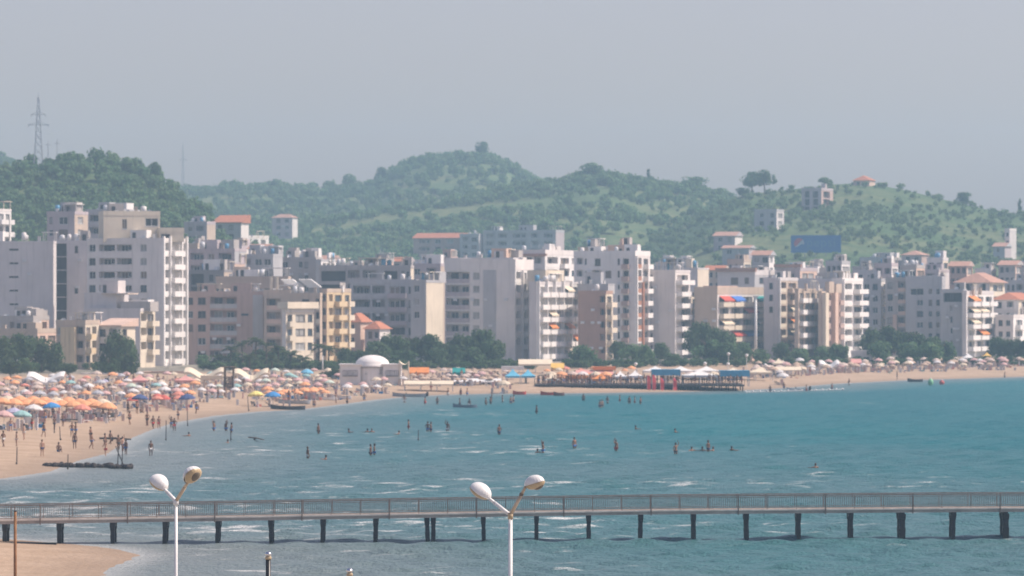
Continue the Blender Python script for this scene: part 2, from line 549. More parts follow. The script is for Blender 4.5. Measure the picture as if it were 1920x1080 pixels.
CROWNS = {}
for k in range(5): CROWNS["round%d" % k] = crown_np(10 + k, 20, 1500, 0.055)
for k in range(3): CROWNS["pine%d" % k] = crown_np(30 + k, 24, 1700, 0.05, 0.75, 0.7, (0.22, 0.36))
for k in range(2): CROWNS["umb%d" % k] = crown_np(40 + k, 22, 1500, 0.055, shape="umbrella", spread_r=0.75, blob_r=(0.2, 0.34))
for k in range(2): CROWNS["cone%d" % k] = crown_np(50 + k, 18, 1100, 0.05, shape="cone", blob_r=(0.22, 0.30))
CROWN_ME = {}


def crown_mesh(kind, mat):
    key = kind + mat.name
    if key not in CROWN_ME:
        V, Q, T = CROWNS[kind]
        CROWN_ME[key] = np_mesh("crown_" + kind, V, Q, mat, False, {"tint": T})
    return CROWN_ME[key]


def trunk_mesh(h, r, seed, limbs=5, top=0.75):
    g = random.Random(seed); mb = MB()
    lean = Vector((g.uniform(-.06, .06) * h, g.uniform(-.06, .06) * h, 0))
    mid = Vector((0, 0, h * 0.5)) + lean * 0.4; tip = Vector((0, 0, h * top)) + lean
    mb.tube((0, 0, -0.5), mid, r, r * 0.75, 7); mb.tube(mid, tip, r * 0.75, r * 0.4, 7)
    for _ in range(limbs):
        a = g.random() * 6.283; s = mid.lerp(tip, g.uniform(0.1, 0.9)); l = h * g.uniform(0.16, 0.28)
        mb.tube(s, s + Vector((math.cos(a) * l, math.sin(a) * l, l * 0.8)), r * 0.4, r * 0.12, 5)
    return mb.mesh("trunk", m_bark, True)


def tree(name, label, base, h, w, kind="pine0", mat=None, cat="tree", group=None, crown_frac=0.72, seed=0):
    """base Vector, total height h, crown width w"""
    t = ob(name, None, None, base)
    tag(t, label, cat, group)
    ch = h * crown_frac
    ob("crown", crown_mesh(kind, mat or m_leaf_dark), t, (0, 0, h - ch / 2), random.Random(seed).random() * 6.28, (w / 2 * 1.18, w / 2 * 1.18, ch / 2 / (0.55 if kind.startswith("umb") else 0.84)))
    ob("trunk", trunk_mesh(h, max(0.12, w * 0.035), seed), t)
    return t


_frond_cache = {}


def palm_parts():
    if _frond_cache: return _frond_cache
    g = random.Random(5); fr = []
    for k in range(3):
        mb = MB(); pts = []
        L = 2.4
        for i in range(7):
            s = i / 6; pts.append(Vector((L * s * (1 - 0.15 * s), 0, 0.9 * s - (1.5 + 0.3 * k) * s * s)))
        for i in range(6):
            a, b = pts[i], pts[i + 1]
            mb.tube(a, b, 0.035 * (1 - i / 7), 0.03 * (1 - i / 7), 4)
            for q in range(3):
                c = a.lerp(b, q / 3); ll = 0.55 * math.sin(math.pi * (0.15 + 0.8 * (i + q / 3) / 6)) + 0.1
                for sg in (-1, 1):
                    d = Vector((0.35 * ll, sg * ll, -0.35 * ll))
                    mb.quad(c, c + Vector((0.12, 0, 0)), c + d + Vector((0.06, 0, 0)), c + d)
        fr.append(mb.mesh("frond", m_leaf_palm))
    _frond_cache["f"] = fr
    return _frond_cache


def palm(label, base, h, group=None, seed=0):
    t = ob("palm_tree", None, None, base); tag(t, label, "palm tree", group)
    g = random.Random(seed); mb = MB(); p = Vector((0, 0, -0.4)); lean = g.uniform(-.05, .05)
    for i in range(6):
        q = Vector((lean * h * ((i + 1) / 6) ** 2, 0, h * (i + 1) / 6)); mb.tube(p, q, 0.24 - 0.012 * i, 0.20 - 0.012 * i, 7); p = q
    ob("trunk", mb.mesh("trunk", m_bark, True), t)
    for i in range(16):
        a = i * 2.399 + g.random() * 0.3
        o = ob("frond", palm_parts()["f"][i % 3], t, p, 0, (1, 1, 1), (0, -g.uniform(-0.3, 0.75), a))
    return t


def forest(name, label, hill, n, seed, crown, mat, mask, px0, px1, t0=0.03, t1=1.0, leaf_templates=None):
    """a wood that reads as one mass: crowns scattered over a slope, one object of kind stuff"""
    g = np.random.default_rng(seed)
    temps = leaf_templates
    Vs = []; Ts = []
    px = g.uniform(px0, px1, n * 3); t = t0 + (t1 - t0) * g.random(n * 3) ** 0.8
    Y = hill.yf + (hill.yr - hill.yf) * t; X = (px - 960) / F * Y
    keep = mask(px, t, X, Y, g)
    px, t, X, Y = px[keep][:n], t[keep][:n], X[keep][:n], Y[keep][:n]
    Z = hill.z(px, t)
    for i in range(len(px)):
        V, Q, T = temps[i % len(temps)]
        w = g.uniform(*crown); h = w * g.uniform(0.75, 1.15); a = g.random() * 6.283
        ca, sa = math.cos(a), math.sin(a)
        v = np.empty_like(V)
        v[:, 0] = (V[:, 0] * ca - V[:, 1] * sa) * w / 2 + X[i]; v[:, 1] = (V[:, 0] * sa + V[:, 1] * ca) * w / 2 + Y[i]
        v[:, 2] = V[:, 2] * h / 2 + Z[i] + h * 0.36
        Vs.append(v); Ts.append(np.clip(T * 0.6 + g.uniform(-0.15, 0.55), 0, 1))
    V = np.concatenate(Vs); T = np.concatenate(Ts)
    o = ob(name, np_mesh(name, V, np.arange(len(V)).reshape(-1, 4), mat, False, {"tint": T}))
    tag(o, label, kind="stuff")
    return o


small = [crown_np(70 + k, 9, 150, 0.13, 0.8, 0.6, (0.3, 0.5)) for k in range(6)]
small_near = [crown_np(80 + k, 12, 300, 0.10, 0.8, 0.6, (0.28, 0.46)) for k in range(6)]


def mask_noise(th, s, seed, ridge_bonus=0.0):
    def f(px, t, X, Y, g):
        v = vnoise(X, Y, s, seed) * 0.5 + 0.5 + g.normal(0, 0.10, len(X)) + ridge_bonus * np.clip((t - 0.9) * 10, 0, 1)
        return v > th
    return f


forest("hillside_wood", "dense dark green wood covering the steep near hill", hill_left, 1050, 1, (3.0, 8.5), m_leaf_wood, mask_noise(0.30, 0.03, 2.0, 0.3), -60, 520, leaf_templates=small_near)
forest("distant_wood", "blue green wood on the far high hill", hill_far, 1900, 2, (3.0, 8.5), m_leaf_wood, mask_noise(0.46, 0.0085, 1.0, 0.5), -40, 1300, 0.1, 1.0, leaf_templates=small)
forest("ridge_wood", "thick wood covering the middle ridge behind the flats", hill_mid, 2400, 3, (2.5, 7.5), m_leaf_wood, mask_noise(0.47, 0.0105, 3.3, 0.5), 330, 1480, 0.1, 1.0, leaf_templates=small)
forest("hill_scrub", "scattered bushes on the grassy right hill", hill_right, 2100, 4, (1.1, 4.2), m_leaf_scrub, mask_noise(0.52, 0.013, 5.0, 0.2), 1150, 1960, 0.05, 1.0, leaf_templates=small)

forest("far_ridge_wood", "continuous line of trees along the far skyline", hill_far, 620, 12, (4.0, 8.0), m_leaf_wood, mask_noise(0.05, 0.02, 1.0), 0, 1080, 0.95, 1.0, leaf_templates=small)
forest("middle_ridge_wood", "continuous line of trees along the middle ridge", hill_mid, 420, 13, (4.0, 7.5), m_leaf_wood, mask_noise(0.05, 0.02, 1.0), 880, 1400, 0.95, 1.0, leaf_templates=small)

# ------------------------------------------------------------------ building kit
W = {}
for nm, col, st in (("white", (0.82, 0.775, 0.725), .35), ("offwhite", (0.75, 0.69, 0.64), .4), ("grey", (0.66, 0.605, 0.575), .35), ("bluegrey", (0.46, 0.445, 0.44), .45), ("darkgrey", (0.26, 0.24, 0.235), .4),
                    ("cream", (0.72, 0.62, 0.48), .4), ("yellow", (0.68, 0.52, 0.32), .35), ("tan", (0.54, 0.43, 0.335), .4), ("pinkbrown", (0.49, 0.355, 0.30), .4), ("brown", (0.42, 0.27, 0.205), .4),
                    ("peach", (0.66, 0.475, 0.37), .35), ("lilac", (0.49, 0.415, 0.415), .45), ("concrete", (0.45, 0.405, 0.37), .5), ("rust", (0.42, 0.20, 0.12), .3)):
    W[nm] = plain("render_" + nm, col, 0.85, 0.09, 0.25, 0.2, st)
m_tile = plain("roof_tiles", (0.46, 0.185, 0.105), 0.85, 0.22, 1.5, 0.2)
m_tile2 = plain("faded_roof_tiles", (0.46, 0.27, 0.20), 0.85, 0.22, 1.5, 0.2)
m_roofgrey = plain("flat_roof_felt", (0.27, 0.26, 0.25), 0.9, 0.25, 0.5, 0.2)
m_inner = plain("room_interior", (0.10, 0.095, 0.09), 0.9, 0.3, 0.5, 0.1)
m_frame = plain("window_frame", (0.55, 0.54, 0.52), 0.6, 0.1, 1.0)
m_framed = plain("dark_window_frame", (0.14, 0.12, 0.11), 0.6, 0.1, 1.0)
m_metal = plain("galvanised_metal", (0.45, 0.45, 0.46), 0.45, 0.15, 1.0, 0.5, 0, 0.5)
m_tank = plain("water_tank_skin", (0.62, 0.62, 0.62), 0.4, 0.1, 1.0, 0.5)
m_tankb = plain("blue_tank_skin", (0.10, 0.30, 0.48), 0.5, 0.1, 1.0, 0.4)
m_glass = []
for nm, col, ro in (("dark_glass", (0.018, 0.024, 0.030), 0.12), ("blue_glass", (0.04, 0.065, 0.085), 0.15), ("curtained_glass", (0.34, 0.325, 0.30), 0.4), ("shutter", (0.20, 0.145, 0.105), 0.7)):
    m_glass.append(plain(nm, col, ro, 0.3, 0.4, 0.5))
AW = {k: plain("awning_" + k, c, 0.8, 0.12, 1.0, 0.2) for k, c in (("orange", (0.70, 0.26, 0.08)), ("red", (0.55, 0.09, 0.06)), ("blue", (0.06, 0.17, 0.50)), ("green", (0.02, 0.26, 0.24)), ("white", (0.76, 0.74, 0.70)),
                                                                     ("skyblue", (0.13, 0.42, 0.58)), ("cream", (0.72, 0.62, 0.46)), ("yellow", (0.72, 0.46, 0.12)), ("pink", (0.66, 0.33, 0.29)))}

# shared unit pieces: x 0..1 across, y inward, z 0..1 up
def _window(fm):
    mb = MB(); t = 0.07
    mb.box(0, t, 0, 0.10, 0, 1); mb.box(1 - t, 1, 0, 0.10, 0, 1); mb.box(t, 1 - t, 0, 0.10, 0, t * .8); mb.box(t, 1 - t, 0, 0.10, 1 - t * .8, 1)
    mb.box(0.47, 0.53, 0.01, 0.09, t * .8, 1 - t * .8); mb.box(-0.06, 1.06, -0.24, 0.0, -0.06, 0.0)
    return mb.mesh("window", fm)


ME_WIN = [_window(m_frame), _window(m_framed)]
ME_PANE = [MB().box(0.06, 0.94, 0.045, 0.055, 0.05, 0.95).mesh("pane", g) for g in m_glass]
ME_BAL = {}; ME_PAR = {}; ME_BOX = {}


def unit_box(mat):
    if mat.name not in ME_BOX: ME_BOX[mat.name] = MB().box(0, 1, 0, 1, 0, 1).mesh("block", mat)
    return ME_BOX[mat.name]


def bal_meshes(mat, style):
    k = mat.name + style
    if k not in ME_BAL:
        ME_BAL[k] = MB().box(0, 1, -1, 0.02, -0.16, 0.0).mesh("balcony", mat)
        mb = MB()
        if style == "solid":
            mb.box(0, 1, -1.0, -0.93, 0, 1); mb.box(0, 0.03, -0.93, 0, 0, 1); mb.box(0.97, 1, -0.93, 0, 0, 1)
            ME_PAR[k] = mb.mesh("parapet", mat)
        else:
            mb.box(0, 1, -1.0, -0.96, 0.94, 1); mb.box(0, 0.015, -0.96, 0, 0.94, 1); mb.box(0.985, 1, -0.96, 0, 0.94, 1)
            for i in range(17): mb.box(i / 16 * 0.985, i / 16 * 0.985 + 0.013, -0.99, -0.97, 0, 0.94)
            ME_PAR[k] = mb.mesh("railing", m_frame)
    return ME_BAL[k], ME_PAR[k]


class Bld:
    """A block seen from the sea front: the near vertical edge at photo column xc, the shaded front running left to xl,
    the sunlit sea side running right and back to xr. Widths and storeys come out in metres at depth Y."""
    def __init__(self, name, label, xl, xc, xr, ytop, Y, th=22.0, y0=None, sh=2.9, wall="offwhite", wall_r=None, cat="apartment block", zg=None, group=None,
                 seed=0, roof="flat", front=(), right=(), parapet=True, clutter=0, depth=14.0, roofm=None, rise=2.2, over=0.5):
        self.g = random.Random(seed * 77 + int(xc)); self.th = R(th); self.Y = Y; self.xc = xc; self.sh = sh
        self.cx = (xc - 960) / F * Y
        self.ux = (-math.cos(self.th), math.sin(self.th)); self.vx = (math.sin(self.th), math.cos(self.th))
        self.a = self.s_front(xl) if xl < xc - 1 else 12.0
        self.b = self.s_right(xr) if xr > xc + 1 else depth
        self.b = min(max(self.b, 6.0), 60.0) if xr > xc + 1 else depth
        if zg is None: zg = gz(self.cx, Y) - 0.3
        self.zg = zg
        self.zt = HC - (ytop - YH) / F * Y - zg
        self.z0 = (HC - (y0 - YH) / F * Y - zg) if y0 else self.zt - (0.9 if roof == "flat" else 0.0)
        self.root = ob(name, None, None, (self.cx, Y, zg), -self.th)
        tag(self.root, label, cat, group)
        self.wm = W[wall]; self.wr = W[wall_r] if wall_r else self.wm
        self.n = max(1, int((self.z0 - 0.2) / sh))
        holes_f = []; holes_r = []
        for spec in front: self.column(spec, "f", holes_f)
        for spec in right: self.column(spec, "r", holes_r)
        mb = MB()
        self.facade(mb, "f", -self.a, 0.0, holes_f, 0); self.facade(mb, "r", 0.0, self.b, holes_r, 1)
        A, B, Z = self.a, self.b, self.z0 if roof == "flat" else self.zt
        mb.quad((-A, B, 0), (-A, 0, 0), (-A, 0, Z), (-A, B, Z)); mb.quad((0, B, 0), (-A, B, 0), (-A, B, Z), (0, B, Z))
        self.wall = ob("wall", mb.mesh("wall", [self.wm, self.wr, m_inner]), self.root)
        if roof == "flat":
            r = MB(); p = self.zt
            r.quad((-A, 0, Z - .02), (0, 0, Z - .02), (0, B, Z - .02), (-A, B, Z - .02), 1)
            if parapet and p > Z + 0.05:
                r.box(-A - .06, .06, -.06, .18, Z - .004, p); r.box(-A - .06, .06, B - .18, B + .06, Z - .004, p)
                r.box(-A - .06, -A + .18, .18, B - .18, Z - .004, p); r.box(-.18, .06, .18, B - .18, Z - .004, p)
            self.roof = ob("roof", r.mesh("roof", [self.wm, m_roofgrey]), self.root)
        else:
            self.roof = self.hip_roof(roof, Z, rise, over, roofm or m_tile)
        if clutter: self.clutter(clutter)
        if self.n > 3 and self.a > 5:
            for _ in range(self.g.randint(3, 7)):
                k = self.g.randrange(1, self.n); self.piece("air_conditioner", unit_box(m_tank), "f", -self.a + .5 + self.g.random() * (self.a - 1.5), self.z0 - (k + .35) * self.sh, .85, .55, -.36, .35)

    # pixel column -> distance along the face
    def s_front(self, px):
        k = (px - 960) / F
        return (self.cx - k * self.Y) / (k * self.ux[1] - self.ux[0])

    def s_right(self, px):
        k = (px - 960) / F; d = self.vx[0] - k * self.vx[1]
        return (k * self.Y - self.cx) / d if abs(d) > 1e-6 else 60.0

    def zpix(self, py, s=0.0, face="f"):
        Yd = self.Y + (self.ux[1] if face == "f" else self.vx[1]) * s
        return HC - (py - YH) / F * Yd - self.zg

    def place(self, face, s, z, d=0.0):
        return (s, d, z) if face == "f" else (-d, s, z)

    def piece(self, name, me, face, s, z, w, h, d=0.0, dep=1.0, parent=None):
        return ob(name, me, parent or self.root, self.place(face, s, z, d), 0 if face == "f" else math.pi / 2, (w, dep, h))

    def column(self, spec, face, holes):
        x0, x1, kind = spec[:3]; opt = spec[3] if len(spec) > 3 else {}
        if face == "f": s0, s1 = -self.s_front(x0), -self.s_front(x1)
        else: s0, s1 = self.s_right(x0), self.s_right(x1)
        L = self.a if face == "f" else self.b
        lo_s, hi_s = (-L + .1, -.1) if face == "f" else (.1, L - .1)
        s0, s1 = max(s0, lo_s), min(s1, hi_s)
        if s1 - s0 < 0.3: return
        nsub = opt.get("n", 1); gap = opt.get("gap", 0.5)
        fl = opt.get("floors"); fl = range(self.n) if fl is None else fl
        wsub = (s1 - s0 - gap * (nsub - 1)) / nsub
        if wsub < 0.3: return
        for i in range(nsub):
            a = s0 + i * (wsub + gap)
            for k in fl:
                if k >= self.n + 1: continue
                zb = self.z0 - (k + 1) * self.sh
                if zb < -0.4: continue
                if self.g.random() < opt.get("drop", 0.0): continue
                self.opening(face, a, a + wsub, zb, kind, opt, holes)

    def opening(self, face, s0, s1, zb, kind, opt, holes):
        g = self.g; sh = self.sh
        gi = opt.get("glass"); gi = g.choices([0, 1, 2, 3], [6, 3, 2, 1] if face == 'f' else [2, 2, 7, 1])[0] if gi is None else gi  # sunlit side draws paler panes: its brightness is put into their colour
        fi = opt.get("frame", 1 if g.random() < .5 else 0)
        w = s1 - s0
        if kind in ("win", "slit", "wide"):
            lo, hi = {"win": (0.28, 0.80), "slit": (0.45, 0.62), "wide": (0.22, 0.80)}[kind]
            lo, hi = opt.get("z", (lo, hi))
            za, zc = zb + lo * sh, zb + hi * sh
            holes.append((s0, s1, za, zc, 0.34, 0))
            o = self.piece("window", ME_WIN[fi], face, s0 + .01, za + .01, w - .02, zc - za - .02, 0.20)
            self.sub("pane", ME_PANE[gi], o)
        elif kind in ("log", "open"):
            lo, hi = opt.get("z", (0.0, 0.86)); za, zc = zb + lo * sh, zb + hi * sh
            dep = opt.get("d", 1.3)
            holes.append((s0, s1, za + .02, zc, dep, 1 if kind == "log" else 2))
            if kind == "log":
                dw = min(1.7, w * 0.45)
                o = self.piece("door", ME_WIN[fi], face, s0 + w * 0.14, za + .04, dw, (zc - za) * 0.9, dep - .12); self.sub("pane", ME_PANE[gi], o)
                if w > 3.2:
                    o = self.piece("window", ME_WIN[fi], face, s0 + w * 0.60, za + .8, w * 0.28, (zc - za) * 0.52, dep - .12); self.sub("pane", ME_PANE[g.choice([0, 1])], o)
                ph = opt.get("ph", 0.95)
                if ph > 0:
                    pm = opt.get("pm", self.wm if face == "f" else self.wr)
                    self.piece("parapet", unit_box(pm), face, s0 - .03, za + .02, w + .06, ph, -.04, .12)
        elif kind in ("bal", "rail"):
            mat = opt.get("pm", self.wm if face == "f" else self.wr)
            bm, pm = bal_meshes(mat, "solid" if kind == "bal" else "rail")
            dep = opt.get("d", 1.25)
            hd = opt.get("hd", 0.35)
            holes.append((s0 + w * 0.08, s1 - w * 0.08, zb + .03, zb + 0.80 * sh, hd, 1 if hd > .5 else 0))
            o = self.piece("door", ME_WIN[fi], face, s0 + w * 0.10, zb + .05, min(w * 0.8, 2.4), 0.76 * sh, hd - .13); self.sub("pane", ME_PANE[gi], o)
            if w * 0.8 > 4.2:
                o = self.piece("window", ME_WIN[fi], face, s1 - w * 0.10 - 1.8, zb + 0.9, 1.6, 0.46 * sh, hd - .13); self.sub("pane", ME_PANE[gi], o)
            o = self.piece("balcony", bm, face, s0, zb, w, 1.0, -.003, dep)
            self.sub("railing" if kind == "rail" else "parapet", pm, o, (1, 1, opt.get("ph", 0.95)))
            aw = opt.get("aw")
            if aw and g.random() < opt.get("awp", 0.5):
                mb = MB(); zz = zb + 0.86 * sh; cm = AW[g.choice(aw)]
                mb.quad((0, 0, 0), (1, 0, 0), (1, -1.0, -0.62), (0, -1.0, -0.62)); mb.quad((0, 0, -.03), (0, -1.0, -.65), (1, -1.0, -.65), (1, 0, -.03))
                mb.quad((0, -1, -.62), (1, -1, -.62), (1, -1, -.85), (0, -1, -.85))
                self.piece("awning", mb.mesh("awning", cm), face, s0 + .05, zz, w - .1, 1.5, -.02, dep + .15)

    def sub(self, name, me, parent, scale=(1, 1, 1)):
        return ob(name, me, parent, (0, 0, 0), 0, scale)

    def facade(self, mb, face, s0, s1, holes, mi):
        S = [s0, s1]; Z = [0.0, self.z0 if True else 0]
        ztop = self.z0
        if abs(ztop - self.zt) > 3.0: ztop = self.zt
        Z = [0.0, max(self.z0, 0.5)]
        for h in holes: S += [h[0], h[1]]; Z += [max(0, h[2]), min(Z[1], h[3])]
        S = sorted(set(round(x, 3) for x in S)); Z = sorted(set(round(x, 3) for x in Z))
        pl = lambda s, z, d=0.0: self.place(face, s, z, d)
        for j in range(len(Z) - 1):
            zc = (Z[j] + Z[j + 1]) / 2; run = None
            for i in range(len(S) - 1):
                sc = (S[i] + S[i + 1]) / 2
                hol = any(h[0] < sc < h[1] and h[2] < zc < h[3] for h in holes)
                if not hol: run = S[i] if run is None else run
                if run is not None and (hol or i == len(S) - 2):
                    e = S[i] if hol else S[i + 1]
                    mb.quad(pl(run, Z[j]), pl(e, Z[j]), pl(e, Z[j + 1]), pl(run, Z[j + 1]), mi); run = None
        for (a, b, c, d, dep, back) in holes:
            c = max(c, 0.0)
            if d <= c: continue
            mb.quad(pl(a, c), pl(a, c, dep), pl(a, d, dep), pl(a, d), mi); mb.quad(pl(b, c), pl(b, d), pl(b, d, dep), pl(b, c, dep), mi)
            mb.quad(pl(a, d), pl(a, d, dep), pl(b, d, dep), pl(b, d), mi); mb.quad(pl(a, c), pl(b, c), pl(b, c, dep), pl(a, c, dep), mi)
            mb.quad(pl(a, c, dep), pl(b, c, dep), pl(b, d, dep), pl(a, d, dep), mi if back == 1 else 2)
        if self.zt - self.z0 > 1.2 and False: pass

    def hip_roof(self, kind, Z, rise, e, m):
        A, B = self.a, self.b; r = MB()
        if kind == "gable":
            pts = [(-A - e, -e), (e, -e), (e, B + e), (-A - e, B + e)]; p = [(x, y, Z) for x, y in pts]
            r0, r1 = (-A - e, B / 2, Z + rise), (e, B / 2, Z + rise)
            r.quad(p[0], p[1], r1, r0); r.quad(p[2], p[3], r0, r1); r.tri(p[1], p[2], r1, 1); r.tri(p[3], p[0], r0, 1); r.quad(p[0], p[3], p[2], p[1], 1)
        elif kind == "shed":
            r.box(-A - e, e, -e, B + e, Z, Z + 0.25)
            r.v[4:6] = [(r.v[4][0], r.v[4][1], Z + .25), (r.v[5][0], r.v[5][1], Z + .25)]
            r.v[6:8] = [(r.v[6][0], r.v[6][1], Z + rise), (r.v[7][0], r.v[7][1], Z + rise)]
        else:
            i = min(A, B) * 0.42
            p = [(-A - e, -e, Z), (e, -e, Z), (e, B + e, Z), (-A - e, B + e, Z)]
            q = [(-A + i, B / 2 - .05, Z + rise), (-i, B / 2 - .05, Z + rise)] if A >= B else [(-A / 2, i, Z + rise), (-A / 2, B - i, Z + rise)]
            if A >= B:
                r.quad(p[0], p[1], q[1], q[0]); r.quad(p[2], p[3], q[0], q[1]); r.tri(p[1], p[2], q[1]); r.tri(p[3], p[0], q[0])
            else:
                r.quad(p[1], p[2], q[1], q[0]); r.quad(p[3], p[0], q[0], q[1]); r.tri(p[0], p[1], q[0]); r.tri(p[2], p[3], q[1])
            r.quad(p[0], p[3], p[2], p[1], 1)
        o = ob("roof", r.mesh("roof", [m, self.wm]), self.root)
        return o

    def add_box(self, name, x0, x1, y0, y1, z0, z1, mat):
        o = ob(name, MB().box(0, x1 - x0, 0, y1 - y0, 0, z1 - z0).mesh(name, mat), self.root, (x0, y0, z0)); return o

    def clutter(self, n):
        n = int(n * 1.6 + .5); g = self.g; A, B, Z = self.a, self.b, self.z0
        for i in range(n):
            x = -A + 1.2 + g.random() * max(0.5, A - 2.6); y = 0.8 + g.random() * max(0.4, min(B, 14) - 2.5)
            k = g.random()
            if k < 0.26:
                w, d, h = g.uniform(2.0, 4.5), g.uniform(2, 4), g.uniform(2.0, 2.9)
                h_ = self.add_box("roof_hut", x, min(-.3, x + w), y, y + d, Z, Z + h, g.choice([self.wm, self.wm, W["concrete"], W["white"]]))
                if min(-.3, x + w) - x > 1.6:
                    o = ob("door", ME_WIN[1], h_, (0.5, -.06, 0.05), 0, (0.8, 1, 1.9)); ob("pane", ME_PANE[0], o)
            elif k < 0.48:
                mb = MB(); r = g.uniform(.4, .65); h = g.uniform(1.0, 1.5)
                mb.lathe([(0, h + .18), (r * .5, h + .14), (r, h), (r, 0), (0, 0)], 12)
                for sx in (-1, 1):
                    for sy in (-1, 1): mb.tube((sx * r * .6, sy * r * .6, -.7), (sx * r * .6, sy * r * .6, 0), .05, n=4)
                ob("water_tank", mb.mesh("water_tank", g.choice([m_tank, m_tank, m_tankb, W["white"]]), True), self.root, (x, y, Z + .68))
            elif k < 0.66:
                mb = MB(); h = g.uniform(.9, 1.8); mb.box(0, .6, 0, .6, 0, h); mb.box(-.08, .68, -.08, .68, h, h + .12)
                ob("chimney", mb.mesh("chimney", g.choice([self.wm, W["white"], W["tan"]])), self.root, (x, y, Z))
            elif k < 0.80:
                mb = MB(); h = g.uniform(1.8, 3.4); mb.tube((0, 0, 0), (0, 0, h), .035, n=5)
                for q in range(4): mb.bar((-.5 + .06 * q, 0, h - .12 - .2 * q), (.5 - .06 * q, 0, h - .12 - .2 * q), .03, .03)
                ob("antenna", mb.mesh("antenna", m_metal), self.root, (x, y, Z), g.random() * 3)
            elif k < 0.90:
                mb = MB(); mb.lathe([(0, 0), (.25, .03), (.42, .10), (.55, .2)], 12); mb.tube((0, 0, 0), (0, 0, .5), .02, n=4)
                o = ob("satellite_dish", mb.mesh("satellite_dish", m_tank, True), self.root, (x, y * .4, Z + .7), rot=(R(60), 0, R(g.uniform(-50, 30))))
                ob("dish_pole", MB().tube((0, 0, 0), (0, 0, .75), .04, n=5).mesh("dish_pole", m_metal), self.root, (x, y * .4, Z))
            else:
                mb = MB(); w, d, h = g.uniform(2.5, 5), g.uniform(2, 3.5), 2.3
                w = min(w, -x - .2)
                for px in (0, w):
                    for py in (0, d): mb.box(px, px + .14, py, py + .14, 0, h)
                mb.box(-.3, w + .4, -.3, d + .4, h, h + .14)
                ob("roof_shelter", mb.mesh("roof_shelter", g.choice([W["white"], W["cream"], AW["white"]])), self.root, (x, y, Z))


def cols(x0, x1, n, kind, gap=0.35, **o):
    """n evenly spread pixel columns between x0 and x1"""
    w = (x1 - x0) / (n + (n - 1) * gap)
    return [(x0 + i * w * (1 + gap), x0 + i * w * (1 + gap) + w, kind, o) for i in range(n)]

# ------------------------------------------------------------------ the town, front row first, from left to right
WM, WP = W["white"], W["cream"]
# far-left slab and its neighbour
b = Bld("apartment_block", "plain grey slab block with four narrow slits in its blank wall at left edge", -70, 100, 101.5, 452, 905, 0, 456, 2.9, "grey", seed=1,
        front=[(17, 35, "slit", {"glass": 0, "z": (.46, .6)})], clutter=5)
b = Bld("apartment_block", "narrow grey block with a dark open stairwell between slab and white tower", 101, 166, 169, 451, 918, 2, 456, 2.9, "grey", seed=2,
        front=[(103.5, 125, "open", {"z": (0.02, .97), "d": 2.0}), (140, 146, "win", {"drop": .6})], clutter=4)
# the white tower
b = Bld("apartment_tower", "tall white tower with stacked sunlit balconies on its narrow sea side", 163, 304, 350, 446, 890, 20, 453, 2.83, "offwhite", "white", seed=3,
        front=[(167, 179, "win", {}), (185.5, 215.5, "log", {"z": (.12, .80), "ph": .55, "d": 1.6}), (218.5, 247, "log", {"z": (.12, .80), "ph": .55, "d": 1.6}), (263, 275, "win", {})],
        right=[(309, 317, "log", {"z": (.05, .92), "d": .8, "ph": .8}), (318.5, 338, "bal", {"hd": .9, "d": 1.2}), (339.5, 347.5, "log", {"z": (.05, .92), "d": .8, "ph": .8})], clutter=6)
for xx in (305.2, 317.7, 339, 348.6):
    s = b.s_right(xx); b.add_box("pilaster", 0.001, 0.45, s - .28, s + .28, 0, b.zt + .4, WM)
b2 = Bld("roof_house", "cream rooftop house with a brown door and one window on the white tower", 194, 300, 300, 396, 897, -14, None, 2.9, "cream", zg=b.zg + b.z0, cat="penthouse", seed=4, depth=7,
         front=[(229, 238, "win", {"z": (.02, .72), "glass": 3, "floors": [0]}), (272, 297, "wide", {"floors": [0]})], clutter=4)
b2 = Bld("roof_house", "small sunlit flat-roofed room at the front corner of the white tower roof", 299, 345, 345, 427, 894, -10, None, 2.3, "cream", zg=b.zg + b.z0, cat="penthouse", seed=5, depth=5,
         front=[(302, 319, "open", {"z": (.1, .8), "floors": [0], "d": 1.0})], clutter=0)
# block in front of the tower
b = Bld("apartment_block", "lower grey block standing in front of the white tower", 158, 263, 291, 578, 868, 20, 584, 2.9, "grey", "cream", seed=6, front=[],
        right=[(264, 274, "log", {"d": .9}), (276, 289, "bal", {})], clutter=2)
bb = Bld("stair_block", "grey stepped upper floor with a dark roof terrace in front of the white tower", 158, 218, 222, 549, 872, 20, 552, 2.9, "grey", zg=b.zg + b.z0, cat="apartment block", seed=7, front=[], clutter=2)
b.add_box("roof_hut", -b.s_front(218), -b.s_front(274), 2, 6, b.z0, b.z0 + 2.0, W["concrete"])
b.add_box("roof_slab", -b.s_front(186), -b.s_front(236), 1, 6, b.zpix(552), b.zpix(549.5), W["tan"])
# left edge tower on the hill foot
b = Bld("apartment_tower", "slim white tower cut by the left edge above the grey slab", -60, -8, 21, 391, 1000, 22, 396, 2.9, "offwhite", "white", seed=8, right=[(-5, 8, "bal", {}), (10, 19, "bal", {})], clutter=1)
b = Bld("apartment_block", "grey brown block with a square upper window behind the grey slab", 88, 140, 165, 396, 985, 20, 402, 2.9, "lilac", "tan", seed=9, front=[(110, 127, "wide", {}), (92, 99, "win", {})], right=[(146, 156, "win", {})], clutter=4)
b = Bld("apartment_block", "dark grey rear block with roof huts behind the cream rooftop house", 160, 230, 262, 392, 1000, 20, 399, 2.9, "bluegrey", "peach", seed=10, front=[(168, 190, "log", {})], right=[(236, 252, "win", {})], clutter=7)
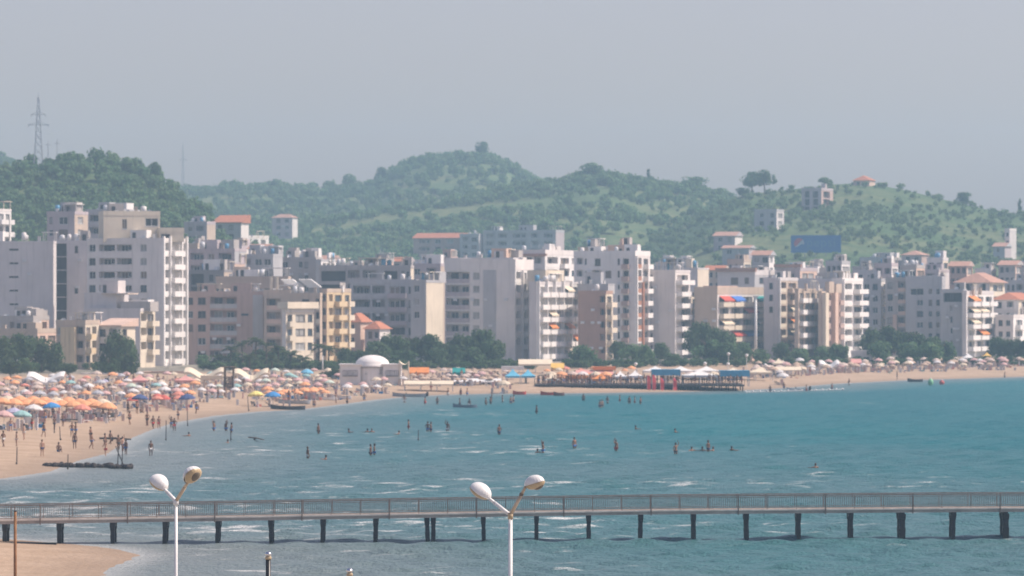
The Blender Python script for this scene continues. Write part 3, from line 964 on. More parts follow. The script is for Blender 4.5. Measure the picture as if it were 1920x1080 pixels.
# low houses at the left beach
b = Bld("beach_house", "low beach house with cream columns behind the left trees", 105, 160, 183, 600, 842, 22, None, 2.8, "tan", "cream", seed=11, cat="house",
        front=[(108, 122, "win", {}), (140, 156, "log", {})], right=[(161, 170, "bal", {"pm": W["yellow"]}), (173, 181, "log", {})], clutter=6)
for xx in (122, 131, 140): b.add_box("column", -b.s_front(xx) - .5, -b.s_front(xx) + .5, -1.0, -.05, 0, b.z0 - .5, W["yellow"])
b = Bld("beach_house", "beach house with a sloping pale roof beside the lower grey block", 182, 226, 242, 612, 846, 24, None, 2.8, "offwhite", "cream", seed=12, cat="house", roof="shed", rise=1.6, roofm=W["peach"],
        front=[(186, 198, "win", {}), (204, 218, "log", {})], right=[(229, 239, "bal", {})])
b = Bld("beach_house", "long low house with a white balcony at the far left", -60, 70, 108, 616, 850, 18, None, 2.8, "tan", "peach", seed=13, cat="house",
        front=[(2, 20, "win", {}), (28, 64, "bal", {"pm": WM})], right=[(74, 86, "bal", {}), (90, 104, "win", {})], clutter=7)
b = Bld("beach_house", "flat-roofed house with rooftop sheds above the long low house", 0, 62, 92, 592, 875, 20, None, 2.8, "concrete", "peach", seed=14, cat="house", front=[(18, 44, "log", {})], right=[(66, 88, "log", {})], clutter=9)
# brown-grey block right of the tower
b = Bld("apartment_block", "pinkish brown block with a column of dark recessed balconies right of white tower", 351, 494, 497, 546, 905, 2, 553, 2.85, "pinkbrown", seed=15,
        front=[(353, 362, "win", {"drop": .4}), (371, 386, "win", {}), (394, 444, "log", {"d": 1.6, "pm": W["bluegrey"]}), (452, 466, "slit", {"floors": [1, 3, 5]})], clutter=5)
b.add_box("flat_band", -b.s_front(474), -b.s_front(493), -.05, -.003, 0, b.z0, W["bluegrey"])  # blue-grey band lying flat on the wall, no recess is cut
bb = Bld("apartment_block", "set-back top floor with small square windows over the pinkish brown block", 405, 540, 545, 518, 925, 2, 523, 2.9, "tan", cat="apartment block", seed=16, zg=b.zg + 16.5, front=[(456, 467, "win", {}), (482, 494, "win", {}), (425, 435, "win", {})], clutter=8)
# yellow cream hotel group
b = Bld("hotel", "tan hotel with recessed balconies behind the cream bay front", 495, 600, 604, 549, 900, 3, 556, 2.85, "tan", seed=17,
        front=[(500, 526, "log", {"pm": W["peach"]}), (592, 603, "log", {"pm": WP}), (566, 580, "win", {"floors": [0]})], clutter=4, cat="hotel")
for xx in (507, 518): b.add_box("roof_post", -b.s_front(xx) - .25, -b.s_front(xx) + .25, 1, 1.5, b.z0, b.z0 + 4.2, WP)
b.add_box("pergola_beam", -b.s_front(494), -b.s_front(545), 0.2, .9, b.z0 + .3, b.z0 + 1.5, W["tan"])
b = Bld("hotel_wing", "narrow cream bay front with an overhanging cornice among palm trees", 529, 536, 588, 578, 880, 30, 585, 2.9, "offwhite", "cream", seed=18, cat="hotel",
        right=[(538, 549, "bal", {"pm": WP, "d": .8}), (554, 572, "win", {"glass": 2}), (577, 586, "win", {"glass": 1})], front=[])
b.add_box("cornice", -b.a - .7, 0.9, -0.7, b.b + .6, b.zt - .05, b.zt + 1.3, WP)
b = Bld("hotel_wing", "yellow cream corner block of six stacked bay balconies", 600, 613, 658, 541, 905, 28, 548, 2.9, "tan", "yellow", seed=19, cat="hotel", front=[(602, 611, "log", {})],
        right=[(616, 624, "log", {"glass": 1, "d": .6}), (627, 642, "bal", {"pm": W["yellow"]}), (646, 656, "bal", {"pm": W["cream"]})], clutter=1)
o = ob("solar_canopy", None, None, P(560, 533, 905)); tag(o, "bright white sloping roof canopy on the tan hotel", "canopy")
for dx in (-2.2, 1.6):
    mb = MB(); mb.quad((dx - 1.6, 0, 1.0), (dx + 1.0, 0, 1.0), (dx + 3.2, 0.5, -.7), (dx + .4, 0.5, -.7)); mb.quad((dx - 1.6, 2.4, 1.1), (dx + .4, 2.9, -.6), (dx + 3.2, 2.9, -.6), (dx + 1.0, 2.4, 1.1))
    mb.quad((dx - 1.6, 0, 1.0), (dx - 1.6, 2.4, 1.1), (dx + 1.0, 2.4, 1.1), (dx + 1.0, 0, 1.0)); mb.quad((dx + 1.0, 0, 1), (dx + 1.0, 2.4, 1.1), (dx + 3.2, 2.9, -.6), (dx + 3.2, .5, -.7))
    ob("sheet", mb.mesh("sheet", AW["white"]), o)
    ob("post", MB().tube((dx, 1.2, -2.6), (dx, 1.2, .6), .08, n=6).mesh("post", m_metal), o)
# blue-grey frame building in the gap
b = Bld("apartment_block", "wide blue-grey concrete frame block in shade behind red tiled roofs", 656, 780, 785, 524, 960, 4, 532, 3.1, "bluegrey", seed=20,
        front=[(662, 694, "log", {"d": 2}), (698, 722, "log", {"d": 2}), (727, 762, "bal", {"pm": W["lilac"]}), (766, 776, "win", {})], clutter=3)
bb = Bld("apartment_block", "grey roof storey with pale posts and open bays over the blue-grey frame block", 598, 770, 776, 497, 975, 4, 503, 3.1, "concrete", "cream", seed=21, zg=b.zg + b.z0 - 3, front=[(602, 648, "open", {"z": (.05, .8)}), (652, 674, "log", {}), (680, 706, "log", {}), (720, 745, "open", {"z": (.2, .8)}), (752, 768, "win", {"n": 2})], clutter=10)
b = Bld("house", "small house with a red tiled roof right of the yellow corner block", 650, 676, 692, 604, 930, 20, None, 2.8, "peach", "peach", seed=22, cat="house", roof="hip", rise=2.0, front=[(656, 664, "win", {})])
b = Bld("house", "low house with a long red tiled roof above the tree line", 684, 712, 726, 617, 925, 20, None, 2.8, "lilac", "offwhite", seed=23, cat="house", roof="hip", rise=1.7, front=[(690, 698, "win", {}), (702, 709, "win", {})])
b = Bld("apartment_block", "tall narrow block showing one blank cream wall in full sun", 770, 799, 831, 525, 945, 26, 530, 2.9, "bluegrey", "cream", seed=24, front=[(776, 786, "win", {"drop": .2})], clutter=4)
# the big shaded slab block
b = Bld("apartment_block", "big shaded slab block with long dark balconies at its left end", 834, 966, 1000, 486, 955, 18, 506, 2.95, "offwhite", "white", seed=25,
        front=[(836, 880, "log", {"d": 1.8, "pm": W["lilac"]}), (911, 917, "win", {"floors": [2, 5]}), (887, 899, "win", {"glass": 2, "frame": 0})],
        right=[(968, 977, "log", {"d": 1.0}), (980, 988, "bal", {}), (991, 998, "bal", {"hd": .9})], clutter=5)
b.add_box("flat_band", -b.s_front(906), -b.s_front(930), -.06, -.003, 0, b.z0, W["bluegrey"])  # flat darker band in place of a recess, its shade put into the colour
for xx in (978.5, 989.5): s = b.s_right(xx); b.add_box("pilaster", 0.001, .5, s - .3, s + .3, 0, b.z0, WM)
bb = Bld("roof_storey", "terrace storey with four dark windows and a railing on the big shaded slab", 836, 962, 985, 483, 958, 18, 487, 2.4, "grey", "offwhite", zg=b.zg + b.z0, cat="penthouse", seed=26,
         front=[(852, 876, "wide", {"glass": 1}), (884, 899, "wide", {"glass": 0}), (911, 926, "wide", {"glass": 1}), (941, 961, "wide", {"glass": 0})], right=[(966, 980, "win", {})], clutter=5)
bb.add_box("roof_hut", -bb.s_front(916), -bb.s_front(944), 2, 6, bb.z0, bb.z0 + 2.6, W["peach"])
# white balconied facade
b = Bld("apartment_block", "white sunlit facade of narrow stacked balconies with cream awnings", 992, 1006, 1086, 528, 948, 25, 533, 2.75, "grey", "white", seed=27, front=[],
        right=cols(1009, 1084, 5, "bal", .12, aw=["cream", "white", "orange"], awp=.25, hd=.8), clutter=7)
for xx in (1008, 1023.5, 1038.5, 1054, 1069.5, 1085): s = b.s_right(xx); b.add_box("pilaster", 0.001, .6, s - .22, s + .22, 0, b.z0 + .8, WM)
b.add_box("roof_hut", -5, -.5, 6, 16, b.z0, b.z0 + 3.2, W["cream"])
b = Bld("apartment_block", "tower behind the white balconied facade with a terracotta roof edge", 962, 1022, 1092, 468, 1000, 20, 478, 2.95, "offwhite", "white", seed=28,
        front=[(968, 980, "win", {}), (986, 997, "win", {}), (1002, 1016, "log", {})], right=[(1026, 1046, "log", {}), (1050, 1068, "bal", {}), (1072, 1088, "win", {})], clutter=7)
b.add_box("roof_edge", -b.a - .4, .5, -.5, -.02, b.z0 - .3, b.z0 + .3, m_tile2)
b = Bld("apartment_block", "reddish brown blank wall block with a strip of dark windows on its right", 1084, 1136, 1149, 545, 955, 16, 551, 2.85, "brown", "cream", seed=29, front=[(1125, 1135, "log", {"d": .7})], right=[(1137.5, 1147.5, "bal", {"pm": W["cream"]})], clutter=1)
bb = Bld("roof_storey", "grey attic with a wide dark opening over the reddish brown wall", 1082, 1140, 1143, 532, 962, 16, 534, 2.6, "bluegrey", zg=b.zg + b.z0, cat="penthouse", seed=30, front=[(1104, 1136, "open", {"z": (.1, .7), "d": 1.0})], clutter=3)
b = Bld("apartment_tower", "tall white tower with a column of dark arched balconies behind the reddish brown wall", 1076, 1191, 1219, 470, 985, 18, 480, 2.83, "white", "offwhite", seed=31,
        front=[(1081, 1093, "log", {"d": 1.2}), (1096, 1100, "win", {}), (1115, 1126, "wide", {"floors": [0]}), (1110, 1128, "log", {"floors": [1]}), (1135, 1146, "wide", {"floors": [1]}), (1158, 1162, "win", {"glass": 0}), (1167, 1180, "bal", {"pm": W["pinkbrown"], "d": 1.0, "hd": .9})],
        right=[(1195, 1203, "log", {"d": .8, "pm": W["rust"]}), (1206, 1216, "bal", {"pm": WM})], clutter=9)
s = b.s_right(1192.2); b.add_box("pilaster", 0.001, .5, s - .3, s + .3, 0, b.z0, WM)
s = b.s_right(1204.5); b.add_box("pilaster", 0.001, .4, s - .5, s + .5, 0, b.z0 - 6, W["rust"])
bb = Bld("roof_house", "pale roof house with a small window at the right end of the tall white tower", 1140, 1178, 1186, 459, 990, 18, 462, 2.6, "peach", zg=b.zg + b.z0, cat="penthouse", seed=32, front=[(1160, 1166, "win", {})], clutter=2)
bb = Bld("roof_house", "pale roof house at the left end of the tall white tower", 1084, 1116, 1124, 463, 992, 18, 466, 2.6, "tan", zg=b.zg + b.z0, cat="penthouse", seed=33, front=[(1098, 1104, "win", {})], clutter=3)
# grey slab with white balconies
b = Bld("apartment_block", "plain light grey slab with white balcony boxes up its right edge", 1200, 1266, 1294, 506, 995, 20, 511, 2.72, "grey", "offwhite", seed=34, front=[(1220, 1223.5, "win", {"glass": 0, "drop": .25})], right=[(1268, 1292, "bal", {"d": 1.5, "pm": WM, "hd": .9})], clutter=4)
b = Bld("apartment_block", "stepped block with curved balconies squeezed behind the light grey slab", 1288, 1296, 1310, 552, 1012, 20, 556, 2.72, "grey", "cream", seed=35, right=[(1297.5, 1308, "bal", {"aw": ["orange", "cream"], "awp": .3})], clutter=2)
b = Bld("apartment_block", "pale windowless lift tower standing behind the curved balconies", 1280, 1308, 1329, 502, 1040, 22, 505, 2.9, "grey", "cream", seed=36, front=[(1284, 1290, "win", {"drop": .4})], clutter=2)
b.add_box("roof_hut", -3.4, -1.9, 1, 3, b.z0, b.z0 + 2.6, W["cream"])
# coloured awnings building
b = Bld("apartment_block", "low block with blue and green balcony awnings behind the white lamp mast", 1302, 1345, 1436, 538, 1000, 24, 552, 2.75, "tan", "offwhite", seed=37, front=[],
        right=cols(1348, 1434, 4, "bal", .10, aw=["blue", "green", "red", "cream"], awp=.55, pm=W["cream"]), clutter=2)
b.add_box("roof_hut", -4, -.3, 1, 14, b.z0, b.z0 + 2.0, W["peach"])
b = Bld("apartment_block", "grey rear block with a red tiled roof edge above the coloured awnings", 1345, 1415, 1460, 506, 1060, 20, 516, 2.9, "grey", "bluegrey", seed=38, front=[(1370, 1384, "wide", {}), (1396, 1404, "win", {})], right=[(1424, 1432, "win", {}), (1440, 1454, "log", {})], clutter=6)
b.add_box("roof_edge", -b.a - .4, .4, -.6, .5, b.z0 + .905, b.z0 + 1.8, m_tile2)
# right half
b = Bld("apartment_block", "grey wall with a bright edge beside tiers of shaded balconies", 1432, 1459, 1496, 520, 1012, 20, 526, 2.8, "grey", "tan", seed=39, front=[(1442, 1449, "win", {"drop": .5})], right=[(1462, 1474, "log", {"pm": WP}), (1477, 1494, "bal", {"aw": ["orange", "cream"], "awp": .35, "hd": .9})], clutter=5)
s = b.s_right(1460); b.add_box("pilaster", 0.001, .5, s - .3, s + .3, 0, b.z0 + .6, WM)
b = Bld("apartment_block", "red-edged rear roof building stretching behind the shaded balcony tiers", 1455, 1500, 1532, 502, 1070, 20, 508, 2.9, "lilac", "peach", seed=40, front=[(1462, 1490, "log", {})], right=[(1504, 1526, "win", {"n": 2})], clutter=5)
b.add_box("roof_edge", -b.a - .4, .4, -.6, .4, b.z0 + .905, b.z0 + 1.7, m_tile2)
b = Bld("apartment_block", "tan facade with six rows of small white balconies left of two pink pillars", 1490, 1497, 1542, 541, 1000, 24, 545, 2.72, "tan", "tan", seed=41, right=cols(1499, 1540, 4, "bal", .18, pm=WM, d=1.0), clutter=2)
b = Bld("apartment_block", "narrow block with two tall cream and pink pillars in the sun", 1534, 1540, 1576, 546, 1003, 24, 549, 2.72, "tan", "pinkbrown", seed=42, right=[(1549, 1558, "log", {}), (1567, 1574, "bal", {})], clutter=1)
for xx, mm in ((1544, WP), (1562, W["peach"])): s = b.s_right(xx); b.add_box("pillar", .001, 1.0, s - 1.1, s + 1.1, 0, b.z0, mm)
b = Bld("apartment_block", "long grey upper floor with a blank wall behind the pink pillars", 1494, 1578, 1582, 522, 1035, 12, 528, 2.9, "grey", seed=43, front=[(1532, 1538, "win", {"floors": [0]}), (1500, 1524, "win", {"n": 3, "floors": [1, 2]})], clutter=3)
b = Bld("apartment_block", "white block with broad balcony slabs on its seaward end right of pink pillars", 1560, 1579, 1618, 521, 1015, 20, 528, 2.75, "white", "white", seed=44, front=[(1565, 1573, "win", {})], right=[(1583, 1598, "log", {"pm": WM}), (1600, 1617, "bal", {"d": 1.6, "pm": WM})], clutter=3)
s = b.s_right(1580); b.add_box("pilaster", 0.001, .5, s - .3, s + .3, 0, b.z0 + .6, WM)
b = Bld("apartment_block", "grey rear block with three square attic windows right of the broad balcony slabs", 1600, 1668, 1680, 506, 1110, 18, 511, 2.9, "grey", seed=45, front=[(1608, 1617, "win", {"glass": 0}), (1627, 1637, "win", {"glass": 0}), (1650, 1658, "win", {"glass": 0})], clutter=6)
b = Bld("apartment_block", "shaded blue-grey block with a curved cream balcony stack above the tree row", 1612, 1652, 1676, 522, 1060, 20, 528, 2.9, "bluegrey", "offwhite", seed=46, front=[(1620, 1630, "win", {}), (1636, 1646, "win", {})], right=[(1655, 1673, "bal", {"pm": WP, "d": 1.5})], clutter=3)
b = Bld("apartment_block", "grey block with a peach pillar at its foot behind the tree row", 1660, 1702, 1708, 520, 1055, 18, 525, 2.9, "concrete", "cream", seed=47, front=[(1664, 1674, "win", {}), (1684, 1698, "log", {"pm": W["peach"]})], clutter=5)
b.add_box("pillar", -b.s_front(1679) - .5, -b.s_front(1679) + .5, -.8, -.003, 0, b.zpix(590), W["peach"])
b = Bld("apartment_block", "wide grey block with rows of dark square windows right of the peach pillar", 1698, 1766, 1772, 518, 1050, 12, 537, 2.75, "bluegrey", seed=48, front=[(1706, 1732, "wide", {"floors": [0]}), (1719, 1731, "win", {}), (1741, 1762, "win", {"n": 2, "gap": 1.0})], clutter=6)
b = Bld("apartment_block", "grey corner block with one wide dark opening under its roof at the right", 1764, 1806, 1811, 542, 1035, 14, 547, 2.75, "bluegrey", "grey", seed=49, front=[(1769, 1804, "open", {"floors": [0], "z": (.1, .9), "d": 2}), (1782, 1786, "win", {"drop": .3})], clutter=2)
b = Bld("apartment_block", "white seafront block of rounded balconies near the right edge", 1804, 1812, 1863, 545, 1030, 24, 552, 2.72, "grey", "white", seed=50, right=cols(1815, 1861, 3, "bal", .14, pm=WM, d=1.4, hd=.8, aw=["cream", "orange"], awp=.15), clutter=4)
b = Bld("roofed_block", "block with a broad orange hipped roof over an open top floor at right", 1793, 1856, 1884, 530, 1080, 20, None, 2.9, "offwhite", "cream", seed=51, roof="hip", rise=2.6, over=.9, front=[(1806, 1826, "open", {"floors": [0], "z": (.3, .92), "d": 2}), (1838, 1848, "open", {"floors": [0], "z": (.3, .92), "d": 2}), (1800, 1850, "win", {"n": 3, "floors": [1, 2, 3]})], right=[(1862, 1880, "win", {"n": 2})], roofm=m_tile2)
b = Bld("house", "low cream house with a red tiled roof at the right edge", 1860, 1910, 1945, 562, 1050, 20, None, 2.8, "offwhite", "cream", seed=52, cat="house", roof="hip", rise=1.8, front=[(1868, 1878, "win", {}), (1888, 1900, "log", {})], right=[(1914, 1930, "bal", {})], clutter=0)
b = Bld("apartment_block", "pale block with white balconies cut by the right edge behind the trees", 1866, 1900, 1950, 590, 1042, 22, 596, 2.75, "offwhite", "white", seed=53, front=[(1872, 1880, "win", {}), (1886, 1894, "win", {})], right=[(1904, 1918, "bal", {}), (1922, 1940, "bal", {})], clutter=3)
b = Bld("apartment_block", "distant blue-grey roofs at the right edge behind the red tiled house", 1880, 1925, 1960, 525, 1130, 20, 530, 2.9, "bluegrey", "lilac", seed=54, front=[(1888, 1902, "win", {"n": 2}), (1906, 1918, "log", {})], clutter=6)
# second rows behind the left and middle groups
for i, (nm, lb, args, kw) in enumerate([
    ("apartment_block", "dark rear block with a long flat roof right behind the white tower", (350, 440, 462, 466, 1010, 16, 471, 2.9, "lilac", "bluegrey"), dict(front=[(357, 382, "log", {}), (390, 402, "win", {}), (410, 434, "log", {})], clutter=9)),
    ("apartment_block", "shadowy rear block with wide dark bays below the white hillside house", (445, 512, 530, 476, 1020, 16, 481, 2.9, "bluegrey", "bluegrey"), dict(front=[(450, 470, "log", {}), (478, 508, "win", {"n": 2})], clutter=7)),
    ("apartment_block", "grey rear block with blue water tanks left of the concrete roof storey", (520, 592, 600, 482, 1040, 14, 486, 2.9, "concrete", "grey"), dict(front=[(528, 540, "win", {}), (560, 578, "win", {"n": 2})], clutter=8)),
    ("apartment_block", "small peach roof room among the rear roofs right of the white tower", (428, 440, 450, 492, 985, 20, 495, 2.9, "lilac", "peach"), dict(front=[], right=[(442, 448, "win", {})], clutter=2)),
    ("apartment_block", "low dark rear block above the pinkish brown roofs", (352, 420, 432, 506, 960, 14, 510, 2.9, "darkgrey", "tan"), dict(front=[(357, 382, "open", {}), (392, 412, "win", {"n": 2})], clutter=8)),
    ("apartment_block", "white penthouse with open pillars on the grey rear block", (592, 602, 630, 486, 1030, 22, 490, 2.9, "bluegrey", "white"), dict(front=[], right=[(605, 627, "log", {"n": 3})], clutter=2)),
    ("apartment_block", "grey rear block left of the big shaded slab", (768, 826, 838, 494, 1020, 16, 499, 2.9, "lilac", "tan"), dict(front=[(776, 788, "win", {}), (800, 818, "log", {})], clutter=7)),
    ("apartment_block", "grey rear block with a dark flat roof in the gap behind the light grey slab", (1222, 1290, 1300, 498, 1090, 14, 502, 2.9, "bluegrey", "grey"), dict(front=[(1254, 1258, "win", {"glass": 0}), (1262, 1266, "win", {"glass": 0})], clutter=6)),
    ("apartment_block", "cluttered rear block of small grey rooms at the foot of the grassy hill", (1680, 1760, 1790, 505, 1130, 18, 510, 2.9, "lilac", "grey"), dict(front=[(1690, 1700, "win", {}), (1712, 1722, "win", {}), (1736, 1752, "log", {})], clutter=10)),
    ("apartment_block", "far grey block peeping over the awning building roofs", (1470, 1560, 1600, 512, 1150, 16, 516, 2.9, "concrete", "grey"), dict(front=[(1480, 1492, "win", {}), (1530, 1550, "win", {"n": 2})], clutter=8)),
]):
    Bld(nm, lb, *args, seed=80 + i, **kw)


# small blocks packed behind the front rows
gb = random.Random(404)
spots = [(352, 30), (384, 40), (426, 34), (466, 46), (512, 36), (548, 44), (596, 40), (640, 46), (690, 44), (736, 38), (778, 36), (818, 34), (1010, 40), (1228, 36), (1262, 34), (1322, 40), (1364, 44), (1410, 40), (1456, 46), (1504, 40), (1548, 46), (1598, 40), (1640, 44), (1688, 46), (1738, 40), (1780, 44), (1828, 40), (1872, 46), (1902, 30)]
for i, (px, w_) in enumerate(spots):
    yt = (452 + gb.uniform(0, 44)) if px < 520 else (484 + gb.uniform(-6, 16)) if px < 830 else (472 + gb.uniform(0, 20)) if px < 1300 else (486 + gb.uniform(-8, 22))
    Y = gb.uniform(1085, 1225) if px > 520 else gb.uniform(1030, 1080); xc_ = px + w_ * gb.uniform(.62, .85); w1, w2 = gb.choice([("tan", "cream"), ("concrete", "peach"), ("lilac", "offwhite"), ("grey", "cream"), ("pinkbrown", "peach"), ("bluegrey", "white")])
    tiled = gb.random() < .14
    fx = cols(px + 3, xc_ - 2, gb.choice([2, 3]), gb.choice(["win", "log", "win"]), .5)
    Bld("town_building", "%s from left of the small blocks packed behind the front row, %s" % (["first", "second", "third", "fourth", "fifth", "sixth", "seventh", "eighth", "ninth", "tenth", "eleventh", "twelfth", "thirteenth", "fourteenth", "fifteenth", "sixteenth", "seventeenth", "eighteenth", "nineteenth", "twentieth", "twenty-first", "twenty-second", "twenty-third", "twenty-fourth", "twenty-fifth", "twenty-sixth", "twenty-seventh", "twenty-eighth", "twenty-ninth"][i], "red roofed" if tiled else "flat roofed"),
        px, xc_, px + w_, yt, Y, 18, None, 2.9, w1, w2, cat="building", group="small blocks packed behind the front row", seed=300 + i, roof="gable" if tiled else "flat", rise=1.3, roofm=gb.choice([m_tile, m_tile2]), front=fx, right=[(xc_ + 2, px + w_ - 1, "win", {})], clutter=0 if tiled else gb.randint(3, 7))


# ------------------------------------------------------------------ houses on the slopes
def hill_house(hill, label, xl, xc, xr, ytop, ybase, wall, wall_r, roof="hip", rise=2.0, roofm=None, front=(), right=(), sh=2.9, name="hillside_house", cat="house", seed=0, th=20, clutter=0, over=.5):
    p = hill.at((xl + xr) / 2, ybase)
    return Bld(name, label, xl, xc, xr, ytop, p.y - 4, th, None, sh, wall, wall_r, cat=cat, seed=seed, roof=roof, rise=rise, roofm=roofm, zg=p.z - 3.0, front=front, right=right, clutter=clutter, over=over)


hill_house(hill_left, "shaded grey house with a sloping orange roof on the hill foot right of white tower", 400, 452, 466, 418, 468, "bluegrey", "offwhite", "shed", 2.6, m_tile, [(408, 416, "win", {}), (428, 438, "win", {})], seed=101)
hill_house(hill_left, "white house with three tall openings on the hill foot", 452, 458, 504, 441, 478, "offwhite", "white", "flat", front=[], right=[(462, 470, "log", {}), (475, 484, "log", {}), (489, 498, "log", {})], seed=102, th=30, clutter=2)
hill_house(hill_left, "grey terraced house on the hill foot just right of white tower top", 345, 388, 404, 415, 470, "lilac", "tan", "flat", front=[(352, 360, "win", {}), (368, 382, "log", {})], seed=103, clutter=6)
hill_house(hill_mid, "lone house with a faded pink roof among trees above the rear roofs", 510, 548, 557, 408, 448, "lilac", "offwhite", "hip", 1.6, m_tile2, [(518, 526, "win", {}), (534, 542, "win", {})], seed=104)
hill_house(hill_mid, "orange brown building with a flat orange roof line on the wooded slope", 775, 866, 884, 446, 486, "pinkbrown", "peach", "gable", 2.0, m_tile, [(786, 806, "log", {}), (816, 826, "win", {}), (838, 850, "win", {})], [(870, 880, "win", {})], seed=105, name="hillside_block", cat="apartment block", clutter=0)
hill_house(hill_mid, "blue shaded block with pale corner posts beside the orange brown hillside building", 862, 898, 910, 438, 490, "bluegrey", "offwhite", "flat", front=[(868, 878, "log", {}), (884, 894, "win", {})], seed=106, name="hillside_block", cat="apartment block", clutter=3)
hill_house(hill_mid, "wide blue shaded hillside hotel with a long purple brown roof line", 906, 1042, 1058, 431, 490, "bluegrey", "lilac", "flat", front=[(912, 926, "log", {}), (934, 950, "log", {}), (962, 986, "log", {}), (996, 1010, "log", {}), (1020, 1036, "log", {})], seed=107, name="hillside_hotel", cat="hotel", clutter=8)
hill_house(hill_right, "red roofed house on the slope above the rear roofs", 1338, 1378, 1392, 442, 462, "lilac", "offwhite", "gable", 1.5, m_tile2, [(1346, 1354, "win", {}), (1364, 1371, "win", {})], seed=108)
hill_house(hill_right, "long low house with a straight red roof below the red roofed slope house", 1354, 1404, 1416, 465, 492, "bluegrey", "lilac", "gable", 1.0, m_tile2, [(1362, 1372, "win", {}), (1384, 1394, "win", {})], seed=109)
hill_house(hill_right, "square grey three storey house halfway up the grassy hill", 1414, 1456, 1470, 392, 432, "bluegrey", "grey", "flat", front=[(1424, 1432, "win", {}), (1444, 1451, "win", {})], right=[(1459, 1467, "win", {})], seed=110, clutter=1)
hill_house(hill_right, "unfinished purple grey concrete shell high on the grassy hill", 1503, 1540, 1562, 352, 392, "lilac", "pinkbrown", "flat", front=[(1508, 1518, "open", {}), (1524, 1534, "open", {})], right=[(1544, 1556, "open", {})], seed=111, clutter=2)
hill_house(hill_right, "small building with an orange roof on the summit of grassy hill", 1600, 1630, 1641, 338, 348, "peach", "peach", "hip", 2.0, m_tile, [(1606, 1612, "win", {})], seed=112)
hill_house(hill_right, "pale house with a curved pink roof low on the slope at right", 1862, 1884, 1896, 462, 490, "bluegrey", "lilac", "gable", 1.4, m_tile2, [(1868, 1874, "win", {})], seed=113)
hill_house(hill_right, "cluster house with a white roof hut above the attic windows block", 1612, 1668, 1690, 482, 515, "bluegrey", "lilac", "flat", front=[(1624, 1632, "win", {}), (1646, 1658, "log", {})], seed=114, clutter=6)
hill_house(hill_right, "low house with a patch of red roof beside the white roof hut", 1690, 1728, 1742, 478, 512, "lilac", "pinkbrown", "hip", 1.5, m_tile2, [(1698, 1706, "win", {}), (1714, 1722, "win", {})], seed=115)
hill_house(hill_right, "slim pale tower house at the right edge of the slope", 1884, 1893, 1901, 428, 486, "offwhite", "grey", "flat", front=[(1886, 1891, "win", {})], seed=116, th=30)
hill_house(hill_left, "low flat shed with dark openings on the summit of near hill", 134, 178, 186, 300, 312, "lilac", "grey", "flat", front=[(140, 150, "open", {"z": (.2, .8)}), (158, 170, "open", {"z": (.2, .8)})], seed=117, name="hilltop_shed", cat="shed", sh=2.2)

# billboard on the right slope
p = hill_right.at(1530, 478)
Yb = p.y - 6
o = ob("billboard", None, None, P(1530, 474, Yb)); tag(o, "large blue billboard with a round emblem on the right slope", "billboard")
w_, h_ = 94 / F * Yb, 33 / F * Yb
m_bb = plain("billboard_blue", (0.003, 0.15, 0.40), 0.5, 0.1, 0.3); m_bbw = plain("billboard_white", (0.36, 0.44, 0.52), 0.5, 0.05); m_bbr = plain("billboard_red", (0.42, 0.08, 0.12), 0.5, 0.05)
m_bbl = plain("billboard_pale_lettering", (0.045, 0.22, 0.40), 0.5, 0.05)
ob("panel", MB().box(-w_ / 2, w_ / 2, 0, .4, 0, h_).mesh("panel", m_bb), o)
for k in range(5): ob("post", MB().box(-w_ / 2 + 1 + k * (w_ - 2) / 4.2, -w_ / 2 + 1.3 + k * (w_ - 2) / 4.2, .4, .8, -9, h_ - .3).mesh("post", m_metal), o)
ex, ez, er = -w_ * 0.335, h_ * 0.53, h_ * 0.30


def blob_face(mb, fn0, fn1, y, n=28):
    for i in range(n):
        u0, u1 = -1 + 2 * i / n, -1 + 2 * (i + 1) / n
        a0, b0, a1, b1 = fn0(u0), fn1(u0), fn0(u1), fn1(u1)
        mb.quad((ex + u0 * er, y, ez + a0 * er), (ex + u1 * er, y, ez + a1 * er), (ex + u1 * er, y, ez + b1 * er), (ex + u0 * er, y, ez + b0 * er))


cir = lambda u: math.sqrt(max(0, 1 - u * u))
up = lambda u: max(-cir(u), min(cir(u), 0.10 + 0.55 * u + 0.25 * math.sin(u * 2.5)))
dn = lambda u: max(-cir(u), min(cir(u), -0.42 + 0.10 * u + 0.22 * math.sin(u * 2.5)))
mb = MB(); blob_face(mb, lambda u: -cir(u), cir, -.02); em = ob("emblem", mb.mesh("emblem", m_bbw), o)
mb = MB(); blob_face(mb, up, cir, -.04); ob("emblem_upper_field", mb.mesh("emblem_upper_field", m_bbr), em)
mb = MB(); blob_face(mb, lambda u: -cir(u), dn, -.04); ob("emblem_lower_field", mb.mesh("emblem_lower_field", m_bb), em)
fc = bpy.data.curves.new("lettering", 'FONT'); fc.body = "pepsi"; fc.size = h_ * 0.72; fc.extrude = 0.02; fc.space_character = 1.12
fo = bpy.data.objects.new("lettering_tmp", fc); C.objects.link(fo)
bpy.context.view_layer.update()
lm = bpy.data.meshes.new_from_object(fo.evaluated_get(bpy.context.evaluated_depsgraph_get()))
bpy.data.objects.remove(fo); lm.name = "lettering"; lm.materials.clear(); lm.materials.append(m_bbl)
ob("lettering", lm, o, (-w_ * 0.19, -.03, h_ * 0.36), rot=(R(90), 0, 0))


